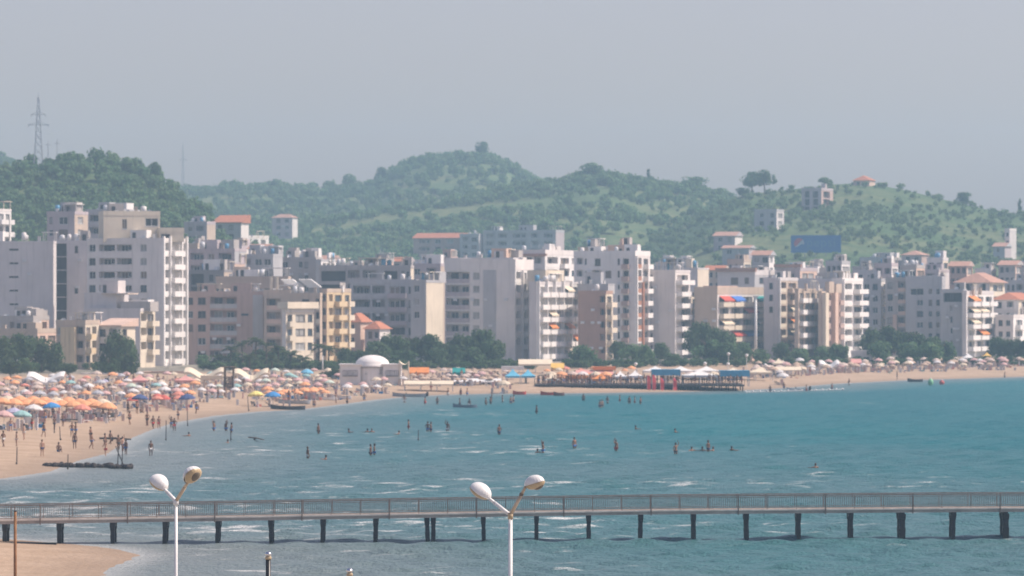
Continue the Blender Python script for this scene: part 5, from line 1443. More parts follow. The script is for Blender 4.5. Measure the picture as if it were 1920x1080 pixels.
# jetty with its crowd: deck on piles
YJ = 738.0; sJ = YJ / F
j0, j1 = (1003 - 960) * sJ, (1396 - 960) * sJ
zd = HC - (721.5 - YH) / F * YJ
t = ob("jetty", None, None, ((j0 + j1) / 2, YJ, 0)); tag(t, "dark timber jetty with a crowded sunshade deck", "jetty")
hw = (j1 - j0) / 2
ob("deck", MB().box(-hw, hw, 0, 16, zd - .28, zd).mesh("deck", m_wood_d), t)
me_p = MB().tube((0, 0, -1.5), (0, 0, zd - .3), .13, .12, 7).mesh("pile", m_wood_d)
for i in range(30):
    for y in (.4, 8): ob("pile", me_p, t, (-hw + .3 + (2 * hw - .6) * i / 29, y, 0))
rl = ob("railing", MB().box(-hw, hw, .05, .09, zd + .98, zd + 1.03).mesh("railing", m_wood), t)
mb = MB()
for i in range(31): mb.box(-hw + 2 * hw * i / 30 - .03, -hw + 2 * hw * i / 30 + .03, .05, .09, zd, zd + .98)
tag(ob("railing_uprights", mb.mesh("railing_uprights", m_wood), t), kind="stuff")
JZ = zd
for x0, x1, yt, col, st, lb in ((1150, 1177, 696, "white", "peak", "left white peaked tent on the jetty"), (1178, 1205, 695, "white", "peak", "right white peaked tent on the jetty"), (1222, 1276, 691, "skyblue", "flat", "long sky blue sunshade in the middle of the jetty"),
                               (1279, 1346, 694, "white", "peak", "row of white peaked sunshades on the jetty"), (1350, 1406, 693, "skyblue", "flat", "sky blue sunshade at the right end of the jetty"), (1022, 1046, 700, "cream", "peak", "cream sunshade at the left end of the jetty"),
                               (1060, 1100, 703, "orange", "flat", "orange sunshade on the left part of the jetty"), (1108, 1146, 701, "orange", "peak", "orange peaked sunshades left of the white jetty tents")):
    canopy(lb, x0, x1, yt, 0, col, st, 5, .9 if st == "peak" else .3, Y=YJ + 4, z=JZ, drop=.45 if col != "skyblue" else .9)
canopy("row of white roofs behind the jetty sunshades", 1206, 1350, 687, 0, "white", "peak", 6, .8, Y=790)
canopy("cream pink roof behind the right end of the jetty", 1352, 1450, 690, 0, "cream", "peak", 6, .8, Y=800)
canopy("cream roof row behind the jetty left of the white tents", 1080, 1150, 694, 0, "pink", "pitch", 6, .8, Y=800)
for i, px in enumerate((1034, 1052, 1074, 1092, 1118, 1136, 1294, 1318, 1338, 1372)):
    p = Vector(((px - 960) / F * (YJ + 10), YJ + 10, JZ)); umbrella(px, 0, ["cream", "orange", "sand", "white"][i % 4], "%s umbrella from the left on the jetty deck" % ORD[i], "umbrellas on the jetty", .9, p=p)
# feather banners
m_flag = plain("banner_red", (0.60, 0.07, 0.08), 0.8, .1)
for i, (px, yt) in enumerate(((1213, 703), (1223, 702), (1238, 708), (1262, 708))):
    Y = YJ - 1.5; x = (px - 960) / F * Y; zt = HC - (yt - YH) / F * Y
    t = ob("feather_banner", None, None, (x, Y, 0)); tag(t, "%s red feather banner from the left standing before the jetty" % ORD[i], "banner", "red feather banners")
    ob("pole", MB().tube((0, 0, -1), (0, 0, zt), .04, n=6).mesh("pole", m_metal), t)
    mb = MB(); n = 8
    for k in range(n):
        u0, u1 = k / n, (k + 1) / n; wf = lambda u: .62 * min(1, .45 + 2.4 * u) * (1 if u < .9 else .85); zf = lambda u: zt - (zt - .25) * u; yf = lambda u: .08 * math.sin(u * 7 + i)
        mb.quad((.04, yf(u0), zf(u0)), (.04 + wf(u0), yf(u0) + .1, zf(u0) - .1), (.04 + wf(u1), yf(u1) + .1, zf(u1) - .1), (.04, yf(u1), zf(u1)))
    ob("flag", mb.mesh("flag", m_flag), t)

# street lamps and masts behind the beach
def globe_lamp(px, ytop, Y, lb, arm=False):
    x = (px - 960) / F * Y; z = gz(x, Y); zt = HC - (ytop - YH) / F * Y - z
    t = ob("street_lamp", None, None, (x, Y, z)); tag(t, lb, "street lamp", "small white street lamps behind the beach")
    ob("pole", MB().tube((0, 0, -.3), (0, 0, zt - .3), .08, .06, 6).mesh("pole", m_pole), t)
    ob("globe", MB().lathe([(0, .36), (.2, .3), (.34, .12), (.36, 0), (.26, -.2), (.1, -.3), (0, -.3)], 12).mesh("globe", AW["white"], True), t, (0, 0, zt - .3))


for px, yt, Y, lb in ((1192, 680, 830, "curved white street lamp right of the orange awning"), (1322, 679, 830, "white globe lamp above the white jetty sunshades"), (1365, 680, 835, "white globe lamp before the mauve terrace building"), (1435, 682, 830, "white globe lamp right of the jetty"),
                      (1366, 661, 900, "white globe lamp high by the dark clump"), (1400, 664, 890, "white globe lamp on the mauve terrace building steps")):
    globe_lamp(px, yt, Y, lb)
x = (1417 - 960) / F * 960; z = gz(x, 960); t = ob("lamp_mast", None, None, (x, 960, z)); tag(t, "tall pale mast standing before the coloured awnings", "mast")
ob("mast", MB().tube((0, 0, -.5), (0, 0, HC - (558 - YH) / F * 960 - z), .36, .26, 8).mesh("mast", m_pole, True), t); ob("head", MB().box(-.6, .6, -.3, .3, 0, .4).mesh("head", m_pole), t, (0, 0, HC - (558 - YH) / F * 960 - z))
x = (605 - 960) / F * 830; z = gz(x, 830); t = ob("flag_pole", None, None, (x, 830, z)); tag(t, "slim pale pole left of the hedge and dome pavilion", "pole")
ob("shaft", MB().tube((0, 0, -.5), (0, 0, HC - (668 - YH) / F * 830 - z), .14, .1, 7).mesh("shaft", m_pole, True), t)
ob("finial", MB().lathe([(0, .25), (.14, .12), (.14, 0), (0, -.1)], 8).mesh("finial", m_pole), t, (0, 0, HC - (668 - YH) / F * 830 - z))


# ------------------------------------------------------------------ boats, buoys, groynes
def boat(px, py, L, col, label, rz=0.0, cargo=0, upturned=False, p=None, beam=None, afloat=False, cabin=False):
    if p is None:
        if afloat: q = sea_pt(px, py); p = Vector((q[0], q[1], 0.02))
        else: p = gp(px, py)
    t = ob("rowing_boat", None, None, p, rz); tag(t, label, "boat")
    B = beam or L * .3; n = 12; secs = []
    for i in range(n + 1):
        u = i / n; w = B / 2 * max(.04, math.sin(math.pi * min(1, (.10 + .92 * u))) ** .55) if u > .5 else B / 2 * (1 - (1 - u * 2) ** 2.2 * .95)
        sheer = .55 + .28 * (1 - u * 1.6) ** 2
        secs.append((-L / 2 + L * u, w, sheer))
    mb = MB()
    for i in range(n):
        (x0, w0, h0), (x1, w1, h1) = secs[i], secs[i + 1]
        for sg in (-1, 1):
            mb.quad((x0, sg * w0, h0), (x1, sg * w1, h1), (x1, sg * w1 * .72, .12), (x0, sg * w0 * .72, .12)); mb.quad((x0, sg * w0 * .72, .12), (x1, sg * w1 * .72, .12), (x1, 0, 0), (x0, 0, 0))
            mb.quad((x0, sg * (w0 - .05), h0), (x1, sg * (w1 - .05), h1), (x1, sg * w1 * .68, .2), (x0, sg * w0 * .68, .2), 1)
        mb.quad((x0, -w0 * .68, .2), (x1, -w1 * .68, .2), (x1, w1 * .68, .2), (x0, w0 * .68, .2), 1)
    (x1, w1, h1) = secs[-1]; mb.quad((x1, -w1, h1), (x1, w1, h1), (x1, w1 * .72, .0), (x1, -w1 * .72, .0))
    hull = ob("hull", mb.mesh("hull", [col, m_wood]), t, (0, 0, .9 if upturned else -.08 if not afloat else -.22), rot=(math.pi, 0, 0) if upturned else (0, 0, 0))
    if not upturned:
        for k in (-.18, .15): ob("thwart", MB().box(L * k - .12, L * k + .12, -B * .42, B * .42, .4, .46).mesh("thwart", m_wood), t, (0, 0, -.08 if not afloat else -.22))
    if cabin:
        ob("motor", MB().box(-.18, .18, -.2, .2, 0, .7).mesh("motor", m_wood_d), t, (L / 2 + .1, 0, .1)); ob("windscreen", MB().box(-.05, .05, -B * .35, B * .35, 0, .4).mesh("windscreen", m_glass[1]), t, (-L * .1, 0, .35))
    return t


m_hw = plain("boat_white", (0.66, 0.66, 0.66), .5, .1); m_hd = plain("boat_dark", (0.07, 0.075, 0.08), .6, .2); m_hg = plain("boat_grey", (0.34, 0.36, 0.38), .6, .15); m_hr = plain("boat_red", (0.60, 0.07, 0.05), .5, .1); m_hb = plain("boat_blue_grey", (0.16, 0.20, 0.25), .6, .15)
boat(186, 782, 4.2, m_hd, "dark boat under the right end of the orange front row", .1); boat(200, 771, 3.2, m_hg, "grey boat with raised bow behind the dark boat at left", -.4)
boat(540, 768, 5.0, m_hd, "dark flat boat at the water edge below the blue umbrella", .05, beam=1.6); boat(552, 757, 4.8, m_hg, "grey boat drawn up on the middle sand", .15); boat(606, 750, 4.4, m_hw, "white blue boat drawn up left of the pavilion sand", .12)
boat(768, 744, 5.6, m_hg, "grey motor boat on the sand below the long cream roof", 0.0, cabin=True); boat(872, 764, 3.6, m_hb, "small dark boat with bathers afloat off the straw umbrellas", .1, afloat=True); boat(921, 731, 3.0, m_hb, "blue grey boat left of the sky blue tents", .2)
boat(974, 740, 2.2, m_hr, "red canoe at the water edge left of the jetty", .05, beam=.8); boat(1028, 741, 2.6, m_hr, "red pedal boat at the left end of the jetty", .1, beam=1.2); boat(1048, 742, 1.8, plain("boat_brown", (.22, .10, .08), .6), "small brown dinghy right of the red pedal boat", 0)
boat(1496, 733, 4.0, m_hw, "white motor boat afloat right of the jetty", 0.0, afloat=True, cabin=True); boat(1716, 716, 3.0, m_hd, "dark rowing boat at the right shoreline", .05, beam=.9); boat(580, 745, 3.0, m_hd, "small dark boat behind the white blue boat", .3); boat(640, 748, 3.2, m_hw, "pale pedal boat near the pavilion sand", -.2)
for px, py, col, lb, h in ((1745, 722, (0.22, 0.50, 0.28), "green inflatable standing in the sea at right", 1.2), (1766, 721, (0.55, 0.12, 0.10), "red round buoy beside the green inflatable", .8)):
    q = sea_pt(px, py); mm = plain("buoy_" + lb.split()[0], col, .5, .08)
    t = ob("buoy", None, None, (q[0], q[1], 0)); tag(t, lb, "buoy")
    ob("float", MB().lathe([(0, h), (.28, h * .93), (.5, h * .62), (.5, h * .3), (.36, 0), (.2, -.3), (0, -.3)], 12).mesh("float", mm, True), t); ob("top_ring", MB().lathe([(.05, h + .14), (.12, h + .05), (.05, h - .04)], 8).mesh("top_ring", m_metal), t)
# groyne of dark stones at the left, with driftwood tripod
gq = random.Random(9)
t = ob("stone_groyne", None, None, (sea_pt(165, 877)[0], sea_pt(165, 877)[1], 0)); tag(t, "low groyne of dark stones reaching into the water at left", "groyne")
a = Vector((*sea_pt(84, 875), 0)); b_ = Vector((*sea_pt(246, 879), 0)); c0 = t.location
for i in range(58):
    u = i / 57; q = a.lerp(b_, u) - c0; r = gq.uniform(.16, .34)
    mb = MB(); mb.lathe([(0, r * .9), (r * .7, r * .7), (r, r * .1), (r * .8, -r * .6), (0, -r * .8)], 7, sx=gq.uniform(.8, 1.5))
    ob("stone", mb.mesh("stone", m_wood_d), t, (q.x + gq.uniform(-.1, .1), q.y + gq.uniform(-.7, .7), .16 + gq.uniform(-.05, .1)), gq.random() * 3)
for (x0, y0, x1, y1, r, lb) in ((186, 826, 246, 828, .12, "long driftwood beam lying at the waterline left"), (100, 791, 146, 791.5, .11, "dark plank on the sand below the orange row"), (466, 824, 495, 829, .08, "pale driftwood board floating off the left beach")):
    p0 = gp(x0, y0); p1 = gp(x1, y1); t = ob("driftwood_beam", None, None, p0); tag(t, lb, "driftwood")
    d = p1 - p0; mb = MB(); mb.tube((0, 0, .25), d * .5 + Vector((0, 0, .32)), r, r * 1.1, 7); mb.tube(d * .5 + Vector((0, 0, .32)), d + Vector((0, 0, .25)), r * 1.1, r * .7, 7)
    ob("beam", mb.mesh("beam", m_wood_d if x0 != 466 else m_wood), t); ob("support", MB().box(-.12, .12, -.12, .12, -.4, .3).mesh("support", m_wood_d), t, tuple(d * .4))
p = gp(226, 874); t = ob("driftwood_tripod", None, None, p); tag(t, "leaning driftwood sticks at the tip of the stone groyne", "driftwood")
for dx, tx in ((-.3, .1), (.5, -.2), (.1, .5)): ob("stick", MB().tube((dx, 0, -.4), (tx - .3, .2, 1.9), .06, .04, 6).mesh("stick", m_wood_d), t)
for px, yb, yt, lb in ((31, 871, 838, "thin stick left on the near sand"), (127, 880, 852, "thin stick standing at the stone groyne"), (311, 826, 788, "dark post in the shallows left of centre"), (352, 799, 770, "leaning pole at the left waterline"), (433, 826, 800, "post beside the wading pair off the left beach"),
                       (784, 826, 806, "dark post in the open water"), (276, 798, 764, "pole on the sand by the left waterline"), (114, 826, 800, "short thin stick on the left sand"), (467, 771, 742, "slim pole at the middle waterline"), (102, 812, 790, "thin stick below the dark plank")):
    p = gp(px, yb); t = ob("wooden_post", None, None, p); tag(t, lb, "post"); h = (yb - yt) / F * p.y
    ob("shaft", MB().tube((0, 0, -1.0), (ug.uniform(-.25, .1) * h * .4, 0, h), .07, .045, 6).mesh("shaft", m_wood_d), t)
    ob("cap", MB().tube((0, 0, .08), (0, 0, .2), .10, .09, 6).mesh("cap", m_wood_d), t)

# low shrubs along the back of the beach, one mass
g_ = np.random.default_rng(17); Vs = []; Ts = []
for i in range(420):
    px = g_.uniform(-40, 1960); Y = np.interp(px, [0, 300, 700, 1000, 1300, 1900], [800, 838, 842, 868, 905, 945]) + g_.uniform(-8, 16)
    if 1000 < px < 1060 or 250 < px < 370: continue
    x = (px - 960) / F * Y; z = gz(x, Y); V, Q, T = small_near[i % 6]; w = g_.uniform(2.2, 4.5); h = g_.uniform(1.2, 2.8)
    v = V * np.array([w / 2, w / 2, h / 2]) + np.array([x, Y, z + h * .4]); Vs.append(v); Ts.append(np.clip(T * .6 + g_.uniform(-.1, .5), 0, 1))
V = np.concatenate(Vs)
tag(ob("shrubbery", np_mesh("shrubbery", V, np.arange(len(V)).reshape(-1, 4), m_leaf_dark, False, {"tint": np.concatenate(Ts)})), "low green shrubbery along the back of the beach", kind="stuff")

# towels, bags and small beach things between the umbrellas, one mass nobody could count
cg = random.Random(77); CM = [UMB[k] for k in ("white", "coral", "navy", "teal", "pink", "blue", "sand", "grey")]; mb = MB()
for i in range(2600):
    p = UC[cg.randrange(len(UC))]; a = cg.random() * 6.28; r = cg.uniform(.5, 3.4); x, y = p.x + math.cos(a) * r, p.y + math.sin(a) * r * 1.4
    if abs(p.y - (YJ + 10)) < .6: continue
    z = p.z; w, d, h = cg.uniform(.2, .7), cg.uniform(.2, .9), cg.choice([.06, .3, .5, .8, 1.0]); w = w if h < .4 else min(w, .4); d = d if h < .4 else min(d, .4)
    mb.box(x - w / 2, x + w / 2, y - d / 2, y + d / 2, z - .1, z + h, cg.randrange(len(CM)) if h < .4 else cg.choice([0, 4, 6, 7, 6]), skip="b")
tag(ob("beach_clutter", mb.mesh("beach_clutter", CM)), "towels, bags and folded chairs scattered between the umbrellas", kind="stuff")

q0, q1 = sea_pt(1398, 736), sea_pt(1580, 731); t = ob("float_line", None, None, (q0[0], q0[1], 0)); tag(t, "pale rope of floats in the water right of the jetty", "float line")
d = Vector((q1[0] - q0[0], q1[1] - q0[1], 0)); ob("rope", MB().tube((0, 0, .1), d + Vector((0, 0, .1)), .05, n=5).mesh("rope", m_pole), t)
me_f = MB().lathe([(0, .22), (.16, .16), (.22, 0), (.16, -.16), (0, -.22)], 8).mesh("float", m_pole, True)
for i in range(15): ob("float", me_f, t, tuple(d * (i / 14) + Vector((0, 0, .12))))

# ------------------------------------------------------------------ people: one continuous skinned body per pose, swimwear and hair as parts
def skin_mesh(name, verts, edges, rad, mat, sub=1):
    me = bpy.data.meshes.new(name); me.from_pydata(verts, edges, [])
    o = bpy.data.objects.new(name + "_tmp", me); C.objects.link(o)
    o.modifiers.new("skin", 'SKIN'); s = o.modifiers.new("sub", 'SUBSURF'); s.levels = sub; s.render_levels = sub
    for i, r in enumerate(rad):
        r = r if isinstance(r, tuple) else (r, r)
        me.skin_vertices[0].data[i].radius = r
    me.skin_vertices[0].data[0].use_root = True
    bpy.context.view_layer.update()
    out = bpy.data.meshes.new_from_object(o.evaluated_get(bpy.context.evaluated_depsgraph_get()))
    bpy.data.objects.remove(o); out.name = name; out.materials.clear(); out.materials.append(mat)
    out.polygons.foreach_set("use_smooth", [True] * len(out.polygons))
    return out


SKINS = [plain("skin_tan", (0.27, 0.14, 0.085), .6, .1, 3.0, .3), plain("skin_brown", (0.15, 0.075, 0.045), .6, .1, 3.0, .3), plain("skin_fair", (0.40, 0.23, 0.155), .6, .1, 3.0, .3)]
SUITS = {k: plain("swimwear_" + k, c, .7, .1) for k, c in (("black", (.02, .02, .025)), ("navy", (.025, .04, .11)), ("red", (.50, .04, .04)), ("white", (.66, .65, .63)), ("blue", (.05, .16, .42)))}
HAIRS = [plain("hair_dark", (.025, .018, .014), .6, .1), plain("hair_brown", (.09, .05, .03), .6, .1)]


def pose(kind):
    V = [(0, 0, .94), (0, 0, 1.12), (0, -.01, 1.33), (0, 0, 1.49), (0, -.01, 1.57), (0, -.015, 1.66), (0, -.01, 1.74)]
    Rr = [(.155, .115), (.135, .10), (.16, .115), (.058, .058), (.075, .085), (.085, .10), (.055, .065)]
    E = [(0, 1), (1, 2), (2, 3), (3, 4), (4, 5), (5, 6)]
    arms = {"stand": ((.19, 0, 1.42), (.25, .02, 1.14), (.25, -.06, .88)), "walk": ((.19, 0, 1.42), (.24, .08, 1.15), (.24, -.06, .92)), "hips": ((.19, 0, 1.42), (.37, .05, 1.2), (.2, -.08, 1.0)),
            "up": ((.19, 0, 1.42), (.34, -.02, 1.62), (.24, -.06, 1.86)), "sit": ((.19, 0, 1.42), (.27, -.08, 1.15), (.22, -.34, 1.05)), "swim": ((.19, 0, 1.42), (.42, -.12, 1.33), (.5, -.4, 1.34))}[kind]
    for sg in (-1, 1):
        a = arms
        if kind == "walk" and sg == 1: a = ((.19, 0, 1.42), (.24, -.08, 1.15), (.22, -.26, .96))
        if kind == "up" and sg == -1: a = ((.19, 0, 1.42), (.30, .03, 1.16), (.26, -.05, .92))
        n = len(V)
        V += [(sg * p[0], p[1], p[2]) for p in a]; Rr += [.062, .046, .034]
        d = (Vector(a[2]) - Vector(a[1])).normalized(); w = Vector(a[2]); hand = w + d * .075
        V.append((sg * hand.x, hand.y, hand.z)); Rr.append((.036, .02))
        E += [(2, n), (n, n + 1), (n + 1, n + 2), (n + 2, n + 3)]
        for q, (off, ln) in enumerate(((-.030, .075), (-.010, .09), (.010, .085), (.028, .068))):
            f = hand + d * ln + Vector((0, off, -.01 * q)); V.append((sg * f.x, f.y, f.z)); Rr.append(.009); E.append((n + 3, len(V) - 1))
        th = w + d * .06 + Vector((-.02, -.055, 0)); V.append((sg * th.x, th.y, th.z)); Rr.append(.011); E.append((n + 2, len(V) - 1))
    legs = {"walk": (((.10, 0, .90), (.11, -.13, .50), (.11, -.10, .09), (.11, -.24, .04)), ((.10, 0, .90), (.11, .06, .50), (.11, .30, .14), (.11, .20, .04))),
            "sit": (((.10, 0, .90), (.13, -.36, 1.12), (.12, -.62, .78), (.12, -.76, .76)),) * 2}.get(kind, (((.10, 0, .90), (.12, -.015, .50), (.13, .03, .09), (.14, -.12, .04)),) * 2)
    for sg, l in ((-1, legs[0]), (1, legs[1])):
        n = len(V); V += [(sg * p[0], p[1], p[2]) for p in l]; Rr += [.098, .064, .042, .034]
        E += [(0, n), (n, n + 1), (n + 1, n + 2), (n + 2, n + 3)]
    hips = [(-.10, 0, .90), (.10, 0, .90)]; kn = [Vector(legs[0][1]), Vector(legs[1][1])]
    sv = [(0, 0, .96), (-.10, 0, .89), (.10, 0, .89), tuple(Vector(hips[0]).lerp(Vector((-kn[0].x, kn[0].y, kn[0].z)), .5)), tuple(Vector(hips[1]).lerp(kn[1], .5))]
    return V, E, Rr, sv, [(0, 1), (0, 2), (1, 3), (2, 4)], [(.170, .13), .112, .112, .100, .100]


POSES = {}
ME_HAIR = []
for hm in HAIRS: ME_HAIR.append(MB().lathe([(0, .125), (.06, .11), (.10, .05), (.108, -.02), (.095, -.09), (.03, -.10)], 12, (0, .018, 1.665), 0, .92, 1.05).mesh("hair", hm, True))
for k in ("stand", "walk", "hips", "up", "sit", "swim"):
    V, E, Rr, sv, se, sr = pose(k)
    base = skin_mesh("body_" + k, V, E, Rr, SKINS[0]); bodies = [base]
    for sk in SKINS[1:]: c = base.copy(); c.materials.clear(); c.materials.append(sk); bodies.append(c)
    sb = skin_mesh("trunks_" + k, sv, se, sr, SUITS["black"]); suits = {"black": sb}
    for nm, sm in SUITS.items():
        if nm != "black": c = sb.copy(); c.materials.clear(); c.materials.append(sm); suits[nm] = c
    POSES[k] = (bodies, suits)
pg = random.Random(21)


def person(p, kind, label, group, scale=1.0, rz=None, sink=0.0, suit=None, parts=True, skin=None):
    t = ob("person", None, None, (p[0], p[1], p[2] - sink), pg.random() * 6.28 if rz is None else rz, (scale,) * 3); tag(t, label, "person", group)
    bodies, suits = POSES[kind]
    s = suit or pg.choice(list(SUITS)); sk = pg.choices([0, 1, 2], [4, 3, 2])[0] if skin is None else skin
    ob("body", bodies[sk], t); ob("swimwear", suits[s], t); ob("hair", ME_HAIR[pg.random() < .3], t)
    return t


SAND = [(6, 838), (31, 837), (45, 825), (82, 820), (79, 856), (110, 847), (140, 842), (135, 819), (142, 820), (172, 842), (170, 827), (102, 806), (204, 793), (193, 789), (205, 775), (240, 776), (243, 797), (257, 776), (264, 774), (324, 768), (368, 776), (276, 799), (20, 812), (60, 806), (118, 800)]
EDGE = [(198, 855), (197, 838), (207, 833), (222, 843), (230, 846), (236, 852), (283, 854), (287, 804), (298, 804), (321, 803), (327, 808), (334, 787)]
OPEN_L = [(354, 818, 1), (401, 808, 0), (424, 808, 0), (434, 811, 0), (427, 832, 1), (597, 813, 0), (577, 860, 0), (611, 862, 1), (695, 855, 0), (702, 854, 0), (654, 811, 1), (689, 811, 1), (697, 811, 1), (748, 815, 1), (766, 805, 0), (802, 809, 0), (808, 810, 0), (839, 809, 0)]
OPEN_R = [(936, 815, 0), (1008, 850, 1), (1018, 850, 0), (1077, 841, 0), (1155, 846, 0), (1192, 805, 1), (1266, 811, 1), (1267, 852, 0), (1297, 846, 1), (1317, 846, 1), (1328, 847, 0), (1337, 846, 1), (1372, 845, 1), (1529, 878, 1), (1006, 776, 0)]
FAR = [(589, 763), (630, 757), (651, 757), (683, 751), (758, 755), (797, 758), (820, 758), (911, 760), (920, 758), (942, 755), (958, 757), (963, 755), (922, 749), (808, 738), (840, 741), (864, 741), (876, 741), (1094, 752), (1125, 765), (1129, 764), (1139, 757), (1162, 754), (1180, 757), (1201, 758), (862, 761), (880, 762), (1190, 757),
       (1444, 735), (1470, 729), (1512, 734), (1560, 731), (1592, 722), (1682, 713), (1884, 708)]
PW = {"stand": "standing", "walk": "walking", "hips": "hands-on-hips", "up": "waving", "sit": "sitting", "swim": "swimming"}


def ordered(lst): return sorted(range(len(lst)), key=lambda i: (lst[i][0], lst[i][1]))


for rank, i in enumerate(ordered(SAND)):
    px, py = SAND[i]; k = pg.choice(["stand", "walk", "walk", "hips", "stand", "sit"]); s = pg.choice(list(SUITS))
    person(gp(px, py), k, "%s %s figure from the left on the near left sand" % (ORD[rank], PW[k]), "people on the left sand", pg.uniform(.88, 1.0), None, .78 if k == "sit" else 0, s)
for rank, i in enumerate(ordered(EDGE)):
    px, py = EDGE[i]; k = pg.choice(["stand", "walk", "hips", "up"]); s = pg.choice(list(SUITS)); p = gp(px, py)
    person(p, k, "%s %s figure from the left at the waterline by the stone groyne" % (ORD[rank], PW[k]), "people at the left waterline", pg.uniform(.9, 1.0), None, .15, s)
for lst, zone_, grp in ((OPEN_L, "in the open water left of centre", "bathers in open water left"), (OPEN_R, "in the open water right of centre", "bathers in open water right")):
    for rank, i in enumerate(ordered(lst)):
        px, py, head = lst[i]; q = sea_pt(px, py); k = "swim" if head else pg.choice(["stand", "stand", "hips", "up"])
        person((q[0], q[1], 0), k, "%s bather from left %s, %s" % (ORD[rank], zone_, "only head showing" if head else "waist deep"), grp, 1.0, None, 1.28 if head else .55, pg.choice(list(SUITS)), skin=pg.choice([0, 1]))
for rank, i in enumerate(ordered(FAR)):
    px, py = FAR[i]; q = sea_pt(px, py); k = pg.choice(["stand", "walk", "hips", "stand"]); on = gz(*q) > 0.05
    person((q[0], q[1], max(0, gz(*q))), k, "%s small distant wader from the left along the far shoreline" % ORD[rank], "waders along the far shoreline", .95, None, 0 if on else .5, pg.choice(list(SUITS)))
# crowd in the shade of the umbrellas and on the jetty
for i in range(70):
    p = UC[pg.randrange(len(UC))]; a = pg.random() * 6.28; x, y = p.x + math.cos(a) * 1.5, p.y + math.sin(a) * 1.5; k = pg.choice(["stand", "walk", "sit", "hips"])
    z = p.z if (p.z > .9 and abs(p.y - (YJ + 10)) < .5) else gz(x, y)
    person((x, y, z), k, "tiny beach visitor in the crowd between the umbrellas", "crowd between the umbrellas", .95, None, .55 if k == "sit" else 0)
for i in range(96):
    px = 1006 + 388 * (i + pg.random()) / 96; Y = YJ + pg.uniform(.5, 9)
    person(((px - 960) / F * Y, Y, JZ), pg.choice(["stand", "hips", "walk"]), "tiny figure in the dense crowd on the jetty deck", "crowd on the jetty", pg.uniform(.85, 1.02))

# ------------------------------------------------------------------ the long foot pier
m_conc = plain("pier_concrete", (0.40, 0.35, 0.30), .8, .25, .9, .3, .4); m_kerb = plain("pier_kerb", (0.74, 0.67, 0.57), .8, .2, 1.5); m_pile = plain("pier_pile_wet", (0.013, 0.014, 0.018), .6, .3, 2.0, .4)
m_rail = plain("pier_rail_rust", (0.27, 0.215, 0.175), .6, .25, 3.0, .3)
PXL = np.array([-260, 0, 460, 570, 1000, 1250, 1800, 1920, 2300.]); PYL = np.array([981, 977.5, 971, 969, 962.5, 959, 955, 954.5, 953.])


def pier_pt(px, back=0.0):
    Y = HC * F / (1021 - .0057 * px - YH); z = HC - (np.interp(px, PXL, PYL) - YH) / F * Y
    return Vector(((px - 960) / F * Y, Y + back, float(z)))


pr = ob("foot_pier", None, None, (pier_pt(960).x, pier_pt(960).y, 0)); tag(pr, "long narrow pier on dark piles with a metal railing crossing the picture", "pier")
O = pr.location
pxs = list(range(-260, 2301, 20)); DW = 2.0
mb = MB(); kbs = [MB(), MB()]; tops = [[MB(), MB(), MB()], [MB(), MB(), MB()]]
for a, b_ in zip(pxs, pxs[1:]):
    p, q = pier_pt(a) - O, pier_pt(b_) - O; D = Vector((0, DW, 0)); T = Vector((0, 0, .19)); K = Vector((0, .22, 0)); kz = Vector((0, 0, .09))
    mb.quad(p - T, q - T, q, p); mb.quad(p, q, q + D, p + D); mb.quad(p - T, p + D - T, q + D - T, q - T); mb.quad(p + D - T, p + D, q + D, q + D - T)
    for kb, y0 in zip(kbs, (-.04, DW - .18)):
        c, d = p + Vector((0, y0, .003)), q + Vector((0, y0, .003)); kb.quad(c, d, d + kz, c + kz); kb.quad(c + kz, d + kz, d + kz + K, c + kz + K); kb.quad(c + K, c + kz + K, d + kz + K, d + K)
    for s_, y0 in ((0, .06), (1, DW - .06)):
        for ti, (zz_, th_) in enumerate(((1.02, .06), (.90, .035), (.20, .035))):
            tops[s_][ti].bar(p + Vector((0, y0, zz_)), q + Vector((0, y0, zz_)), .05, th_)
ob("deck", mb.mesh("deck", m_conc), pr); 
for kb in kbs: ob("kerb", kb.mesh("kerb", m_kerb), pr)
for side in tops:
    for ti, t_ in enumerate(side): ob("handrail" if ti == 0 else "rail", t_.mesh("handrail", m_rail), pr)
me_major = MB().box(-.045, .045, -.045, .045, -.25, 1.08).mesh("railing_post", m_rail); me_minor = MB().box(-.022, .022, -.022, .022, 0, 1.03).mesh("railing_post", m_rail)
k = 0; px = 75.5 - 163.6 * 2
while px < 2290:
    for y0 in (.06, DW - .06):
        for j in range(3):
            ob("railing_post", me_major if (j == 0 and y0 < 1) else me_minor, pr, pier_pt(px + j * 54.5) - O + Vector((0, y0 - (.10 if (j == 0 and y0 < 1) else 0), 0)))
    px += 163.6
mb = MB()
for i, px in enumerate(np.arange(-250, 2290, 3.5)):
    for y0 in (.06, DW - .06):
        p = pier_pt(px) - O + Vector((0, y0, 0)); mb.box(p.x - .010, p.x + .010, p.y - .01, p.y + .01, p.z + .20, p.z + .90)
tag(ob("baluster", mb.mesh("baluster", m_rail), pr), kind="stuff")
gk = random.Random(3)
PILES = [-190, -92, 8, 110, 210, 309, 408, 507, 605, 704, 800, 812, 906, 1006, 1104, 1202, 1301, 1400, 1498, 1596, 1692, 1789, 1886, 1984, 2080, 2180]
